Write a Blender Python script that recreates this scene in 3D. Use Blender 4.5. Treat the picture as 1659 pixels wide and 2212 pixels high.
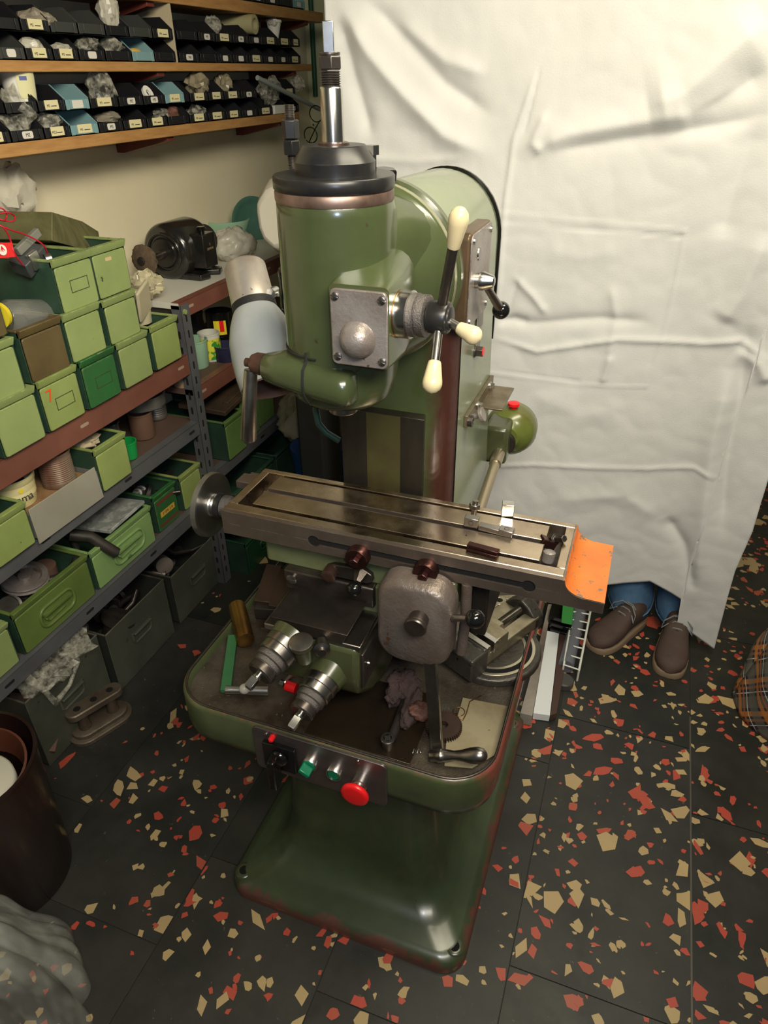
import bpy, math, random
from mathutils import Vector, Matrix, noise
V = Vector
R = math.radians
scene = bpy.context.scene
for o in list(bpy.data.objects): bpy.data.objects.remove(o)
COL = scene.collection

# ------------------------------------------------------------------ camera, world, lights, exposure
W_, H_ = 1659, 2212
FPX, YAW, PITCH, ROLL, CAMZ = 1502.94, -0.355371, 0.564108, -0.00756, 1.7
CP = V((0, 0, CAMZ))
_f = V((math.sin(YAW) * math.cos(PITCH), math.cos(YAW) * math.cos(PITCH), -math.sin(PITCH)))
_r = V((math.cos(YAW), -math.sin(YAW), 0))
_u = _r.cross(_f)
_r2 = _r * math.cos(ROLL) + _u * math.sin(ROLL)
_u2 = -_r * math.sin(ROLL) + _u * math.cos(ROLL)
CM = Matrix((_r2, _u2, -_f)).transposed()
cam_d = bpy.data.cameras.new('camera')
cam = bpy.data.objects.new('camera', cam_d)
COL.objects.link(cam)
cam.matrix_world = Matrix.Translation(CP) @ CM.to_4x4()
cam_d.sensor_fit = 'HORIZONTAL'
cam_d.sensor_width = 36
cam_d.lens = FPX / W_ * 36
cam_d.clip_start = 0.02
scene.camera = cam

wd = bpy.data.worlds.new('world'); scene.world = wd
wd.use_nodes = True
wd.node_tree.nodes['Background'].inputs[0].default_value = (0.95, 1.0, 0.9, 1)
wd.node_tree.nodes['Background'].inputs[1].default_value = 0.06

def area(name, loc, target, sx, sy, power, col):
    d = bpy.data.lights.new(name, 'AREA'); d.shape = 'RECTANGLE'; d.size = sx; d.size_y = sy
    d.energy = power; d.color = col
    o = bpy.data.objects.new(name, d); COL.objects.link(o)
    o.location = loc
    o.rotation_euler = (V(target) - V(loc)).to_track_quat('-Z', 'Y').to_euler()
    return o
area('ceiling_tube_light', (0.25, 1.15, 2.5), (-0.15, 1.45, 0.9), 1.2, 0.25, 22, (1.0, 0.91, 0.68))
area('left_wall_fill', (0.45, -0.2, 2.45), (-1.3, 2.0, 1.1), 1.2, 0.4, 25, (1.0, 0.93, 0.76)).data.spread = R(115)  # added fill from behind the camera to brighten left wall and machine front
area('phone_flash', (0.06, -0.02, 1.74), (-0.3, 1.3, 0.9), 0.03, 0.03, 3.1, (0.62, 0.74, 1.0))

scene.view_settings.view_transform = 'Standard'
scene.view_settings.look = 'None'
scene.view_settings.exposure = 0.0
scene.view_settings.gamma = 1.0
scene.view_settings.use_curve_mapping = False

def P(ax, val, u, v):
    """the point of the plane axis = val seen at pixel (u, v) of the photograph"""
    d = CM @ V(((u - W_ / 2) / FPX, -(v - H_ / 2) / FPX, -1.0))
    return CP + d * ((val - CP[ax]) / d[ax])

# ------------------------------------------------------------------ helpers
def frame(z, x=None):
    z = V(z).normalized()
    if x is None: x = V((0, 0, 1)) if abs(z.z) < .9 else V((1, 0, 0))
    y = z.cross(V(x)).normalized(); x = y.cross(z).normalized()
    return x, y, z

def rrect(x0, x1, y0, y1, r, n=5):
    pts = []
    for cx, cy, a in ((x1 - r, y1 - r, 0), (x0 + r, y1 - r, 90), (x0 + r, y0 + r, 180), (x1 - r, y0 + r, 270)):
        for i in range(n + 1):
            t = R(a + 90 * i / n); pts.append((cx + r * math.cos(t), cy + r * math.sin(t)))
    return pts

class MB:
    def __init__(s): s.v = []; s.f = []; s.mi = []; s.cm = 0
    def add(s, vs, fs):
        b = len(s.v); s.v += [V(p) for p in vs]; s.f += [tuple(i + b for i in f) for f in fs]; s.mi += [s.cm] * len(fs); return s
    def box(s, x0, x1, y0, y1, z0, z1):
        return s.add([(x, y, z) for x in (x0, x1) for y in (y0, y1) for z in (z0, z1)],
                     [(0, 1, 3, 2), (4, 6, 7, 5), (0, 4, 5, 1), (2, 3, 7, 6), (0, 2, 6, 4), (1, 5, 7, 3)])
    def obox(s, c, size, zdir=(0, 0, 1), xdir=(1, 0, 0)):
        x, y, z = frame(zdir, xdir); c = V(c); h = [q / 2 for q in size]
        return s.add([c + x * a * h[0] + y * b * h[1] + z * d * h[2] for a in (-1, 1) for b in (-1, 1) for d in (-1, 1)],
                     [(0, 1, 3, 2), (4, 6, 7, 5), (0, 4, 5, 1), (2, 3, 7, 6), (0, 2, 6, 4), (1, 5, 7, 3)])
    def lathe(s, p0, d, prof, n=28, cap=True, x=None, a0=0):
        X, Y, Z = frame(d, x); p0 = V(p0); vs = []; fs = []
        for t, r in prof:
            for i in range(n):
                a = 2 * math.pi * i / n + a0
                vs.append(p0 + Z * t + X * r * math.cos(a) + Y * r * math.sin(a))
        for k in range(len(prof) - 1):
            for i in range(n):
                j = (i + 1) % n
                fs.append((k * n + i, k * n + j, (k + 1) * n + j, (k + 1) * n + i))
        if cap:
            fs.append(tuple(reversed(range(n)))); m = (len(prof) - 1) * n; fs.append(tuple(range(m, m + n)))
        return s.add(vs, fs)
    def cyl(s, p0, p1, r0, r1=None, n=24, a0=0, x=None):
        L = (V(p1) - V(p0)).length
        return s.lathe(p0, V(p1) - V(p0), [(0, r0), (L, r0 if r1 is None else r1)], n, True, x, a0)
    def tube(s, pts, r, n=10, cap=True):
        pts = [V(p) for p in pts]; rs = r if isinstance(r, (list, tuple)) else [r] * len(pts)
        vs = []; fs = []; X = None
        for k, p in enumerate(pts):
            d = (pts[min(k + 1, len(pts) - 1)] - pts[max(k - 1, 0)])
            if X is None: X, Y, Z = frame(d)
            else: X, Y, Z = frame(d, X)
            for i in range(n):
                a = 2 * math.pi * i / n; vs.append(p + (X * math.cos(a) + Y * math.sin(a)) * rs[k])
        for k in range(len(pts) - 1):
            for i in range(n):
                j = (i + 1) % n; fs.append((k * n + i, k * n + j, (k + 1) * n + j, (k + 1) * n + i))
        if cap: fs.append(tuple(reversed(range(n)))); m = (len(pts) - 1) * n; fs.append(tuple(range(m, m + n)))
        return s.add(vs, fs)
    def prism(s, poly, o, u, v, w, d):
        """2d polygon in (u, v) from origin o, thick d along w"""
        o, u, v, w = V(o), V(u), V(v), V(w); n = len(poly)
        vs = [o + u * a + v * b for a, b in poly] + [o + u * a + v * b + w * d for a, b in poly]
        fs = [tuple(reversed(range(n))), tuple(range(n, 2 * n))] + [(i, (i + 1) % n, n + (i + 1) % n, n + i) for i in range(n)]
        return s.add(vs, fs)
    def loft(s, rings, cap0=True, cap1=True):
        n = len(rings[0]); vs = [p for r in rings for p in r]; fs = []
        for k in range(len(rings) - 1):
            for i in range(n):
                j = (i + 1) % n; fs.append((k * n + i, k * n + j, (k + 1) * n + j, (k + 1) * n + i))
        if cap0: fs.append(tuple(reversed(range(n))))
        if cap1: m = (len(rings) - 1) * n; fs.append(tuple(range(m, m + n)))
        return s.add(vs, fs)
    def ball(s, c, r, n=16, sc=(1, 1, 1)):
        m = n // 2; vs = []; fs = []; c = V(c)
        for k in range(1, m):
            t = math.pi * k / m
            for i in range(n):
                a = 2 * math.pi * i / n
                vs.append(c + V((math.sin(t) * math.cos(a) * sc[0], math.sin(t) * math.sin(a) * sc[1], -math.cos(t) * sc[2])) * r)
        b, e = len(vs), len(vs) + 1
        vs += [c - V((0, 0, r * sc[2])), c + V((0, 0, r * sc[2]))]
        for k in range(m - 2):
            for i in range(n):
                j = (i + 1) % n; fs.append((k * n + i, k * n + j, (k + 1) * n + j, (k + 1) * n + i))
        for i in range(n):
            j = (i + 1) % n; fs.append((b, j, i)); fs.append((e, (m - 2) * n + i, (m - 2) * n + j))
        return s.add(vs, fs)
    def grid(s, fn, nu, nv):
        vs = [fn(i / nu, j / nv) for j in range(nv + 1) for i in range(nu + 1)]
        return s.add(vs, [(j * (nu + 1) + i, j * (nu + 1) + i + 1, (j + 1) * (nu + 1) + i + 1, (j + 1) * (nu + 1) + i) for j in range(nv) for i in range(nu)])
    def ring(s, c, d, r, rr, n=28, m=8, arc=360, x=None, a0=0):
        X, Y, Z = frame(d, x); c = V(c)
        k = max(3, int(n * arc / 360))
        pts = [c + (X * math.cos(R(a0 + arc * i / k)) + Y * math.sin(R(a0 + arc * i / k))) * r for i in range(k + 1)]
        return s.tube(pts, rr, m, arc < 360)
    def crumple(s, c, size, seed, n=28, amp=.35, fr=2.2, flat=None):
        b = len(s.v); s.ball((0, 0, 0), 1, n)
        off = V((seed * 7.1, seed * 3.3, seed * 1.7))
        for i in range(b, len(s.v)):
            p = s.v[i]; q = p.normalized(); q = (q + .22 * noise.noise_vector(q * 2.3 + off)).normalized()
            k = 1 + amp * noise.noise(q * fr + off) + amp * .6 * abs(noise.noise(q * fr * 2.5 + off)) * 1.4 - amp * .5 * abs(noise.noise(q * fr * 5 + off))
            w = V((q.x * size[0], q.y * size[1], q.z * size[2])) * k
            if flat is not None and w.z < flat: w.z = flat
            s.v[i] = V(c) + w
        return s

LOC = {}
def obj(name, mb, mat, parent=None, bevel=0, sub=0, local=False, ang=38, seg=2, solid=0):
    me = bpy.data.meshes.new(name)
    off = V((0, 0, 0)) if (parent is None or local) else LOC.get(parent.name, V((0, 0, 0)))
    me.from_pydata([tuple(p - off) for p in mb.v], [], mb.f)
    mats = mat if isinstance(mat, (list, tuple)) else [mat]
    for m in mats: me.materials.append(m)
    if len(mats) > 1: me.polygons.foreach_set('material_index', mb.mi)
    me.polygons.foreach_set('use_smooth', [True] * len(me.polygons))
    me.update(); me.validate()
    if ang < 180: me.set_sharp_from_angle(angle=R(ang))
    o = bpy.data.objects.new(name, me); COL.objects.link(o)
    if solid:
        md = o.modifiers.new('solid', 'SOLIDIFY'); md.thickness = solid; md.offset = 0
    if bevel:
        md = o.modifiers.new('bevel', 'BEVEL'); md.width = bevel; md.segments = seg; md.limit_method = 'ANGLE'; md.angle_limit = R(35); md.harden_normals = False
    if sub:
        md = o.modifiers.new('sub', 'SUBSURF'); md.levels = sub; md.render_levels = sub
    if parent is not None:
        o.parent = parent; LOC[o.name] = LOC.get(parent.name, V((0, 0, 0)))
    else: LOC[o.name] = V((0, 0, 0))
    return o
def tag(o, label=None, cat=None, group=None, kind=None):
    if label: o['label'] = label
    if cat: o['category'] = cat
    if group: o['group'] = group
    if kind: o['kind'] = kind
    return o
def thing(name, label, cat, loc=(0, 0, 0), rz=0, group=None):
    o = bpy.data.objects.new(name, None); COL.objects.link(o); o.empty_display_size = .05
    o.location = loc; o.rotation_euler = (0, 0, rz); LOC[o.name] = V(loc)
    return tag(o, label, cat, group)
def struct(name, mb, mat, parent=None, **k):
    o = obj(name, mb, mat, parent, **k); o['kind'] = 'structure'; return o
def copy_tree(o, parent=None):
    c = o.copy(); COL.objects.link(c); c.parent = parent
    for ch in [q for q in KIDS.get(o.name, [])]: pass
    for ch in list(o.children): copy_tree(ch, c)
    return c
KIDS = {}
def text(name, s, mat, parent, origin, right, up, size, font_shear=0, local=False, align='CENTER'):
    cu = bpy.data.curves.new(name, 'FONT'); cu.body = s; cu.size = size; cu.align_x = align; cu.align_y = 'CENTER'
    cu.shear = font_shear; cu.resolution_u = 2; cu.extrude = 0.0002
    t = bpy.data.objects.new('tmp', cu); COL.objects.link(t)
    dg = bpy.context.evaluated_depsgraph_get(); me = bpy.data.meshes.new_from_object(t.evaluated_get(dg))
    bpy.data.objects.remove(t)
    right, up = V(right).normalized(), V(up).normalized(); w = right.cross(up)
    off = V((0, 0, 0)) if local else LOC.get(parent.name, V((0, 0, 0)))
    for v in me.vertices:
        v.co = V(origin) + right * v.co.x + up * v.co.y + w * v.co.z - off
    me.materials.clear(); me.materials.append(mat)
    o = bpy.data.objects.new(name, me); COL.objects.link(o); o.parent = parent
    return o

# ------------------------------------------------------------------ materials
MATS = {}
def M(name, c, rough=.5, metal=0, c2=None, ns=8, mixlo=.35, mixhi=.65, spot=None, ss=30, st=.62, bump=0, bs=60, edge=None, ew=.004, trans=0, alpha=1, alphan=None, sheen=0, coat=0, sprough=None, stretch=None, grad=None):
    if name in MATS: return MATS[name]
    m = bpy.data.materials.new(name); MATS[name] = m; m.use_nodes = True
    nt = m.node_tree; N = nt.nodes; L = nt.links; b = N['Principled BSDF']
    b.inputs['Roughness'].default_value = rough; b.inputs['Metallic'].default_value = metal
    b.inputs['Base Color'].default_value = (*c, 1); b.inputs['Alpha'].default_value = alpha
    if trans: b.inputs['Transmission Weight'].default_value = trans; b.inputs['IOR'].default_value = 1.4
    if sheen: b.inputs['Sheen Weight'].default_value = sheen
    if coat: b.inputs['Coat Weight'].default_value = coat; b.inputs['Coat Roughness'].default_value = .15
    tc = N.new('ShaderNodeTexCoord'); oi = N.new('ShaderNodeObjectInfo')
    mp = N.new('ShaderNodeVectorMath'); mp.operation = 'MULTIPLY_ADD'
    cmb = N.new('ShaderNodeCombineXYZ')
    for i in range(3): L.new(oi.outputs['Random'], cmb.inputs[i])
    L.new(cmb.outputs[0], mp.inputs[0]); mp.inputs[1].default_value = (37, 19, 23); L.new(tc.outputs['Object'], mp.inputs[2])
    src = mp.outputs[0]
    if stretch:
        ms = N.new('ShaderNodeVectorMath'); ms.operation = 'MULTIPLY'; ms.inputs[1].default_value = stretch; L.new(src, ms.inputs[0]); src = ms.outputs[0]
    def nz(scale, detail=5):
        n = N.new('ShaderNodeTexNoise'); n.inputs['Scale'].default_value = scale; n.inputs['Detail'].default_value = detail; n.inputs['Roughness'].default_value = .62
        L.new(src, n.inputs['Vector']); return n.outputs['Fac']
    def ramp(f, lo, hi):
        r = N.new('ShaderNodeMapRange'); r.inputs['From Min'].default_value = lo; r.inputs['From Max'].default_value = hi; r.clamp = True
        L.new(f, r.inputs['Value']); return r.outputs['Result']
    def ramp2(f, lo, hi, a, bb):
        r = N.new('ShaderNodeMapRange'); r.inputs['From Min'].default_value = lo; r.inputs['From Max'].default_value = hi; r.inputs['To Min'].default_value = a; r.inputs['To Max'].default_value = bb
        L.new(f, r.inputs['Value']); return r.outputs['Result']
    def mix(fac, a, bcol):
        x = N.new('ShaderNodeMix'); x.data_type = 'RGBA'
        L.new(fac, x.inputs['Factor'])
        if isinstance(a, tuple): x.inputs[6].default_value = (*a, 1)
        else: L.new(a, x.inputs[6])
        x.inputs[7].default_value = (*bcol, 1); return x.outputs[2]
    cur = c
    if c2: cur = mix(ramp(nz(ns), mixlo, mixhi), cur, c2)
    for g in (grad or []):
        sx_ = N.new('ShaderNodeSeparateXYZ'); L.new(tc.outputs['Object'], sx_.inputs[0])
        ad = N.new('ShaderNodeMath'); ad.operation = 'MULTIPLY_ADD'; L.new(nz(14), ad.inputs[0]); ad.inputs[1].default_value = g[4]; L.new(sx_.outputs[g[0]], ad.inputs[2])
        cur = mix(ramp(ad.outputs[0], g[1] + g[4] * .5, g[2] + g[4] * .5), cur, g[3])
    if spot: cur = mix(ramp(nz(ss, 4), st, st + .03), cur, spot)
    if edge:
        bv = N.new('ShaderNodeBevel'); bv.samples = 4; bv.inputs['Radius'].default_value = ew
        ge = N.new('ShaderNodeNewGeometry')
        dt = N.new('ShaderNodeVectorMath'); dt.operation = 'DOT_PRODUCT'; L.new(bv.outputs[0], dt.inputs[0]); L.new(ge.outputs['Normal'], dt.inputs[1])
        e = ramp(dt.outputs['Value'], .995, .90)
        mm = N.new('ShaderNodeMath'); mm.operation = 'MULTIPLY'; L.new(e, mm.inputs[0]); L.new(ramp(nz(45, 4), .42, .60), mm.inputs[1])
        cur = mix(mm.outputs[0], cur, edge)
    if not isinstance(cur, tuple): L.new(cur, b.inputs['Base Color'])
    if sprough is not None:
        r = N.new('ShaderNodeMapRange'); r.inputs['From Min'].default_value = .35; r.inputs['From Max'].default_value = .65
        r.inputs['To Min'].default_value = rough; r.inputs['To Max'].default_value = sprough; L.new(nz(ns * 1.7), r.inputs['Value']); L.new(r.outputs['Result'], b.inputs['Roughness'])
    if alphan: L.new(ramp2(nz(alphan[0], 3), .38, .66, alphan[1], alphan[2]), b.inputs['Alpha'])
    if bump:
        bp = N.new('ShaderNodeBump'); bp.inputs['Strength'].default_value = bump; bp.inputs['Distance'].default_value = .002
        L.new(nz(bs, 4), bp.inputs['Height']); L.new(bp.outputs[0], b.inputs['Normal'])
    return m

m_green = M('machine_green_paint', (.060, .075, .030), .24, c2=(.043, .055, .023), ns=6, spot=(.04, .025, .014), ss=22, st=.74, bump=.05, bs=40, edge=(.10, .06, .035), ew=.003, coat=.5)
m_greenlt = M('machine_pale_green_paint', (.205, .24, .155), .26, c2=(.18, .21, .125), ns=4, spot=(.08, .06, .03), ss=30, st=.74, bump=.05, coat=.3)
m_greenold = M('tray_green_paint_chipped', (.085, .105, .042), .34, c2=(.05, .066, .03), ns=6, spot=(.16, .045, .035), ss=11, st=.68, bump=.12, bs=50, edge=(.24, .07, .05), ew=.012, coat=.3, grad=[(0, .285, .305, (.20, .055, .04), .16)])
m_base = M('pedestal_green_paint', (.055, .074, .034), .30, c2=(.034, .048, .024), ns=5, spot=(.03, .028, .02), ss=30, st=.70, bump=.08, bs=25, edge=(.16, .055, .04), ew=.012, coat=.35, grad=[(0, .285, .30, (.12, .045, .034), .09), (1, -.384, -.397, (.11, .045, .034), .10)])
m_colfront = M('column_front_paint_with_reflection', (.075, .098, .038), .20, c2=(.055, .072, .03), ns=5, coat=.5, grad=[(0, .055, .085, (.055, .020, .014), .05), (0, .100, .125, (.13, .085, .08), .02)])  # green paint; reddish-brown reflection painted into the colour at the right corner
m_oilgreen = M('oil_stained_green', (.070, .082, .034), .28, c2=(.040, .040, .018), ns=6, coat=.3)
m_steel = M('bare_steel', (.42, .40, .38), .3, 1, c2=(.30, .27, .25), ns=30, bump=.05, bs=200)
m_steelbright = M('bright_ground_steel', (.62, .61, .58), .22, 1, c2=(.5, .49, .46), ns=40)
m_steeldark = M('dark_oiled_steel', (.13, .11, .10), .35, .85, c2=(.08, .065, .055), ns=20, bump=.1, bs=90, edge=(.4, .38, .35), ew=.0015)
m_table = M('worn_table_steel', (.68, .56, .42), .2, 1, c2=(.42, .33, .25), ns=9, spot=(.09, .07, .06), ss=60, st=.70, bump=.03, bs=150, edge=(.55, .5, .42), ew=.002, sprough=.34)
m_tablefront = M('table_side_steel', (.34, .27, .23), .36, .85, c2=(.22, .17, .14), ns=7, bump=.1, bs=120, edge=(.5, .45, .38), ew=.002)
m_slot = M('oily_slot', (.022, .016, .013), .35, .2, c2=(.05, .04, .034), ns=60, bump=.5, bs=150)
m_brownsteel = M('burnished_brown_steel', (.10, .045, .04), .3, .9, c2=(.07, .03, .028), ns=15)
m_black = M('black_phenolic', (.006, .006, .006), .12, coat=.4)
m_blackcap = M('black_oxide', (.016, .016, .018), .3, .3, c2=(.03, .028, .025), ns=20, edge=(.08, .08, .08), ew=.002)
m_rubber = M('black_rubber', (.012, .012, .012), .6)
m_cream = M('cream_plastic', (.68, .58, .36), .25, c2=(.62, .50, .28), ns=15, coat=.4)
m_cast = M('grey_cast_hammertone', (.36, .33, .32), .38, .5, c2=(.24, .20, .18), ns=12, spot=(.10, .07, .05), ss=35, st=.70, bump=.5, bs=130, edge=(.12, .08, .06), ew=.003)
m_castrust = M('rusty_cast_cover', (.20, .175, .16), .36, .45, c2=(.15, .11, .09), ns=9, spot=(.16, .08, .05), ss=25, st=.66, bump=.6, bs=130)
m_orange = M('chipped_orange_paint', (.72, .20, .035), .4, c2=(.60, .15, .03), ns=12, spot=(.20, .13, .09), ss=42, st=.60, bump=.15, edge=(.2, .14, .1), ew=.003)
m_alu = M('aluminium', (.66, .65, .62), .32, 1, c2=(.55, .54, .52), ns=25, bump=.04, bs=80)
m_lampgrey = M('lamp_grey_enamel', (.42, .45, .46), .32, c2=(.36, .38, .38), ns=8, spot=(.12, .08, .06), ss=25, st=.74)
m_lampalu = M('lamp_worn_aluminium', (.60, .57, .52), .42, .7, c2=(.42, .33, .27), ns=9, spot=(.2, .15, .12), ss=40, st=.7)
m_tray = M('oily_tray_floor', (.12, .10, .075), .45, .3, c2=(.035, .024, .016), ns=7, spot=(.16, .14, .11), ss=90, st=.66, bump=.6, bs=180, sprough=.25)
m_card = M('oily_cardboard', (.33, .28, .17), .8, c2=(.22, .17, .09), ns=12, spot=(.1, .08, .05), ss=45, st=.69)
m_boxgreen = M('box_green_paint', (.285, .355, .13), .42, c2=(.24, .305, .11), ns=7, spot=(.07, .09, .03), ss=38, st=.72, bump=.05, edge=(.045, .03, .018), ew=.003)
m_boxgreen2 = M('box_yellow_green_paint', (.29, .36, .115), .42, c2=(.24, .30, .09), ns=7, spot=(.06, .06, .02), ss=38, st=.70, edge=(.045, .03, .018), ew=.003)
m_boxdark = M('box_emerald_paint', (.025, .135, .035), .4, c2=(.03, .10, .03), ns=7, spot=(.22, .33, .15), ss=30, st=.66, edge=(.14, .2, .09), ew=.004)
m_boxolive = M('box_olive_brown_paint', (.13, .095, .035), .4, c2=(.09, .06, .024), ns=6, edge=(.2, .15, .07), ew=.003)
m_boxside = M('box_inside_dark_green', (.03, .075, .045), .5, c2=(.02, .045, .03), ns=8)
m_boxgrey = M('box_grey_green_paint', (.075, .082, .06), .5, c2=(.05, .055, .042), ns=6, spot=(.03, .025, .02), ss=30, st=.70, edge=(.14, .13, .1), ew=.003)
m_boxlight = M('light_grey_steel_box', (.34, .32, .26), .5, c2=(.30, .28, .22), ns=6, spot=(.1, .06, .03), ss=30, st=.74)
m_beam = M('brown_shelf_paint', (.20, .075, .05), .45, c2=(.15, .055, .037), ns=6, spot=(.07, .03, .02), ss=40, st=.7)
m_upright = M('grey_upright_paint', (.11, .11, .115), .45, c2=(.085, .085, .09), ns=8, spot=(.05, .035, .03), ss=40, st=.7)
m_wood = M('shelf_pine', (.50, .27, .095), .55, c2=(.38, .185, .06), ns=9, bump=.1, stretch=(8, 1, 8))
m_redwood = M('red_brown_bracket', (.14, .03, .02), .5)
m_wall = M('cream_wall_paint', (.78, .70, .50), .8, c2=(.72, .64, .44), ns=1.6, bump=.15, bs=12)
m_wall2 = M('pale_green_wall_paint', (.66, .66, .45), .8, c2=(.6, .6, .4), ns=2, bump=.1, bs=12)
m_bin = M('black_plastic_bin', (.012, .012, .014), .42)
m_binblue = M('blue_grey_plastic_bin', (.20, .34, .36), .42)
m_label = M('cream_paper_label', (.74, .66, .38), .7)
m_labelw = M('white_paper_label', (.70, .66, .58), .7)
m_ink = M('dark_ink', (.03, .03, .03), .7)
m_bag = M('clear_plastic_bag', (.55, .52, .42), .16, alphan=(45, .06, .62), c2=(.8, .78, .68), ns=60, mixlo=.5, mixhi=.6, bump=.3, bs=40)
m_bagw = M('milky_plastic_bag', (.62, .58, .48), .25, alpha=.8, bump=.3, bs=25)
m_white = M('white_plastic', (.80, .78, .70), .35)
m_paper = M('white_board', (.74, .76, .78), .5)
m_brownbin = M('brown_plastic', (.022, .010, .008), .28, coat=.2)
m_red = M('red_plastic', (.75, .012, .015), .3)
m_greenbtn = M('green_plastic', (.0, .16, .075), .3)
m_copper = M('bronze_ring', (.5, .27, .15), .3, 1)
m_brass = M('old_brass', (.34, .19, .05), .3, .9, c2=(.2, .1, .03), ns=10, stretch=(1, 1, .4))
m_rag = M('oily_rag', (.085, .050, .046), .9, c2=(.045, .028, .027), ns=12, bump=.4, bs=80)
m_leather = M('brown_leather_offcut', (.16, .065, .045), .6, c2=(.11, .045, .03), ns=15, bump=.4, bs=90)
m_cloth = M('white_cotton_sheet', (.66, .655, .645), .92, c2=(.62, .615, .60), ns=3, bump=.25, bs=260, sheen=.1)
m_canvas = M('beige_canvas', (.48, .40, .27), .9, c2=(.38, .31, .2), ns=5, bump=.3, bs=120)
m_greywht = M('grey_white_cover', (.62, .58, .50), .7, c2=(.55, .51, .43), ns=4)
m_denim = M('blue_denim', (.055, .13, .25), .85, c2=(.10, .20, .34), ns=14, bump=.5, bs=220)
m_shoe = M('brown_suede', (.075, .045, .034), .75, c2=(.05, .03, .025), ns=12, bump=.3, bs=120)
m_sole = M('tan_sole', (.20, .14, .09), .7)
m_lace = M('grey_lace', (.20, .21, .22), .8)
m_skin = M('skin', (.55, .34, .25), .5)
m_shirt = M('grey_shirt', (.15, .15, .17), .9)
m_teal = M('teal_paint', (.06, .15, .11), .4, c2=(.045, .11, .085), ns=6)
m_mint = M('mint_plastic', (.30, .48, .33), .4)
m_rust = M('rusty_tin', (.17, .065, .045), .5, .4, c2=(.30, .24, .17), ns=9, stretch=(1, 1, .3))
m_tin = M('dull_tin', (.30, .29, .27), .4, .8)
m_butter = M('cream_tub_plastic', (.76, .68, .36), .4)
m_blockwood = M('green_stained_block', (.085, .08, .03), .6, c2=(.14, .13, .055), ns=14, bump=.3, bs=40, stretch=(1, 4, 1))
m_blackgloss = M('black_enamel', (.010, .010, .010), .18, c2=(.02, .018, .015), ns=12, coat=.4)
m_blackdull = M('soot_dark_metal', (.02, .018, .016), .5, .4, c2=(.05, .04, .035), ns=20)
m_wheelabr = M('worn_buffing_wheel', (.13, .085, .045), .9, c2=(.06, .045, .03), ns=30, bump=1, bs=80)
m_glassm = M('clear_glass', (.9, .9, .85), .05, trans=.9)
m_yellow = M('yellow_print', (.75, .60, .03), .4)
m_blue = M('blue_print', (.02, .09, .35), .4)
m_zinc = M('galvanised_sheet', (.55, .57, .54), .45, .4, c2=(.36, .38, .36), ns=30, mixlo=.45, mixhi=.5)
m_castv = M('dark_vise_casting', (.10, .092, .08), .38, .6, c2=(.06, .052, .045), ns=14, spot=(.02, .018, .015), ss=60, st=.64, bump=.4, bs=120, edge=(.4, .36, .27), ew=.003)
m_grout = M('floor_joint', (.022, .02, .016), .8)
m_tile = M('dark_vinyl_tile', (.013, .015, .013), .34, c2=(.030, .029, .024), ns=4.5, spot=(.07, .065, .055), ss=60, st=.70, sprough=.5, bump=.05, bs=60)
m_tile2 = M('dark_vinyl_tile_dusty', (.036, .034, .029), .38, c2=(.018, .019, .017), ns=5, spot=(.08, .075, .06), ss=60, st=.68, sprough=.55, bump=.05, bs=60)
m_chipc = M('cream_floor_chip', (.50, .36, .17), .42, c2=(.42, .30, .15), ns=3)
m_chipr = M('red_floor_chip', (.48, .06, .04), .42, c2=(.40, .09, .05), ns=3)
m_bakebrown = M('brown_board', (.06, .03, .022), .6)
m_metalstrip = M('zinc_edge_strip', (.12, .11, .095), .5, .5)
def plaid():
    m = bpy.data.materials.new('plaid_fabric'); m.use_nodes = True; nt = m.node_tree; N = nt.nodes; L = nt.links; b = N['Principled BSDF']
    b.inputs['Roughness'].default_value = .85
    tc = N.new('ShaderNodeTexCoord'); sp = N.new('ShaderNodeSeparateXYZ')
    rot = N.new('ShaderNodeMapping'); rot.inputs['Rotation'].default_value = (0, 0, R(38)); L.new(tc.outputs['UV'], rot.inputs['Vector']); L.new(rot.outputs[0], sp.inputs[0])
    cur = None
    def bands(ax, per, lo, hi, off=0):
        a = N.new('ShaderNodeMath'); a.operation = 'ADD'; a.inputs[1].default_value = off; L.new(sp.outputs[ax], a.inputs[0])
        mo = N.new('ShaderNodeMath'); mo.operation = 'FLOORED_MODULO'; mo.inputs[1].default_value = per; L.new(a.outputs[0], mo.inputs[0])
        c = N.new('ShaderNodeMath'); c.operation = 'COMPARE'; c.inputs[1].default_value = (lo + hi) / 2; c.inputs[2].default_value = (hi - lo) / 2; L.new(mo.outputs[0], c.inputs[0]); return c.outputs[0]
    col = (.022, .026, .035, 1)
    def over(fac, c, s=1.0):
        nonlocal cur
        k = N.new('ShaderNodeMath'); k.operation = 'MULTIPLY'; k.inputs[1].default_value = s; L.new(fac, k.inputs[0])
        x = N.new('ShaderNodeMix'); x.data_type = 'RGBA'; L.new(k.outputs[0], x.inputs['Factor'])
        if cur is None: x.inputs[6].default_value = col
        else: L.new(cur, x.inputs[6])
        x.inputs[7].default_value = (*c, 1); cur = x.outputs[2]
    for ax in (0, 1):
        over(bands(ax, .10, .0, .035), (.16, .15, .12), .6)
        over(bands(ax, .10, .045, .060), (.55, .20, .04), .75)
        over(bands(ax, .10, .068, .076), (.40, .12, .03), .7)
        over(bands(ax, .10, .086, .089), (.7, .66, .6), .9)
    L.new(cur, b.inputs['Base Color']); return m
m_plaid = plaid()
def patched(name, base, spotc, thr, sc):
    return M(name, base, .5, 0, spot=spotc, ss=sc, st=thr)

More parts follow.
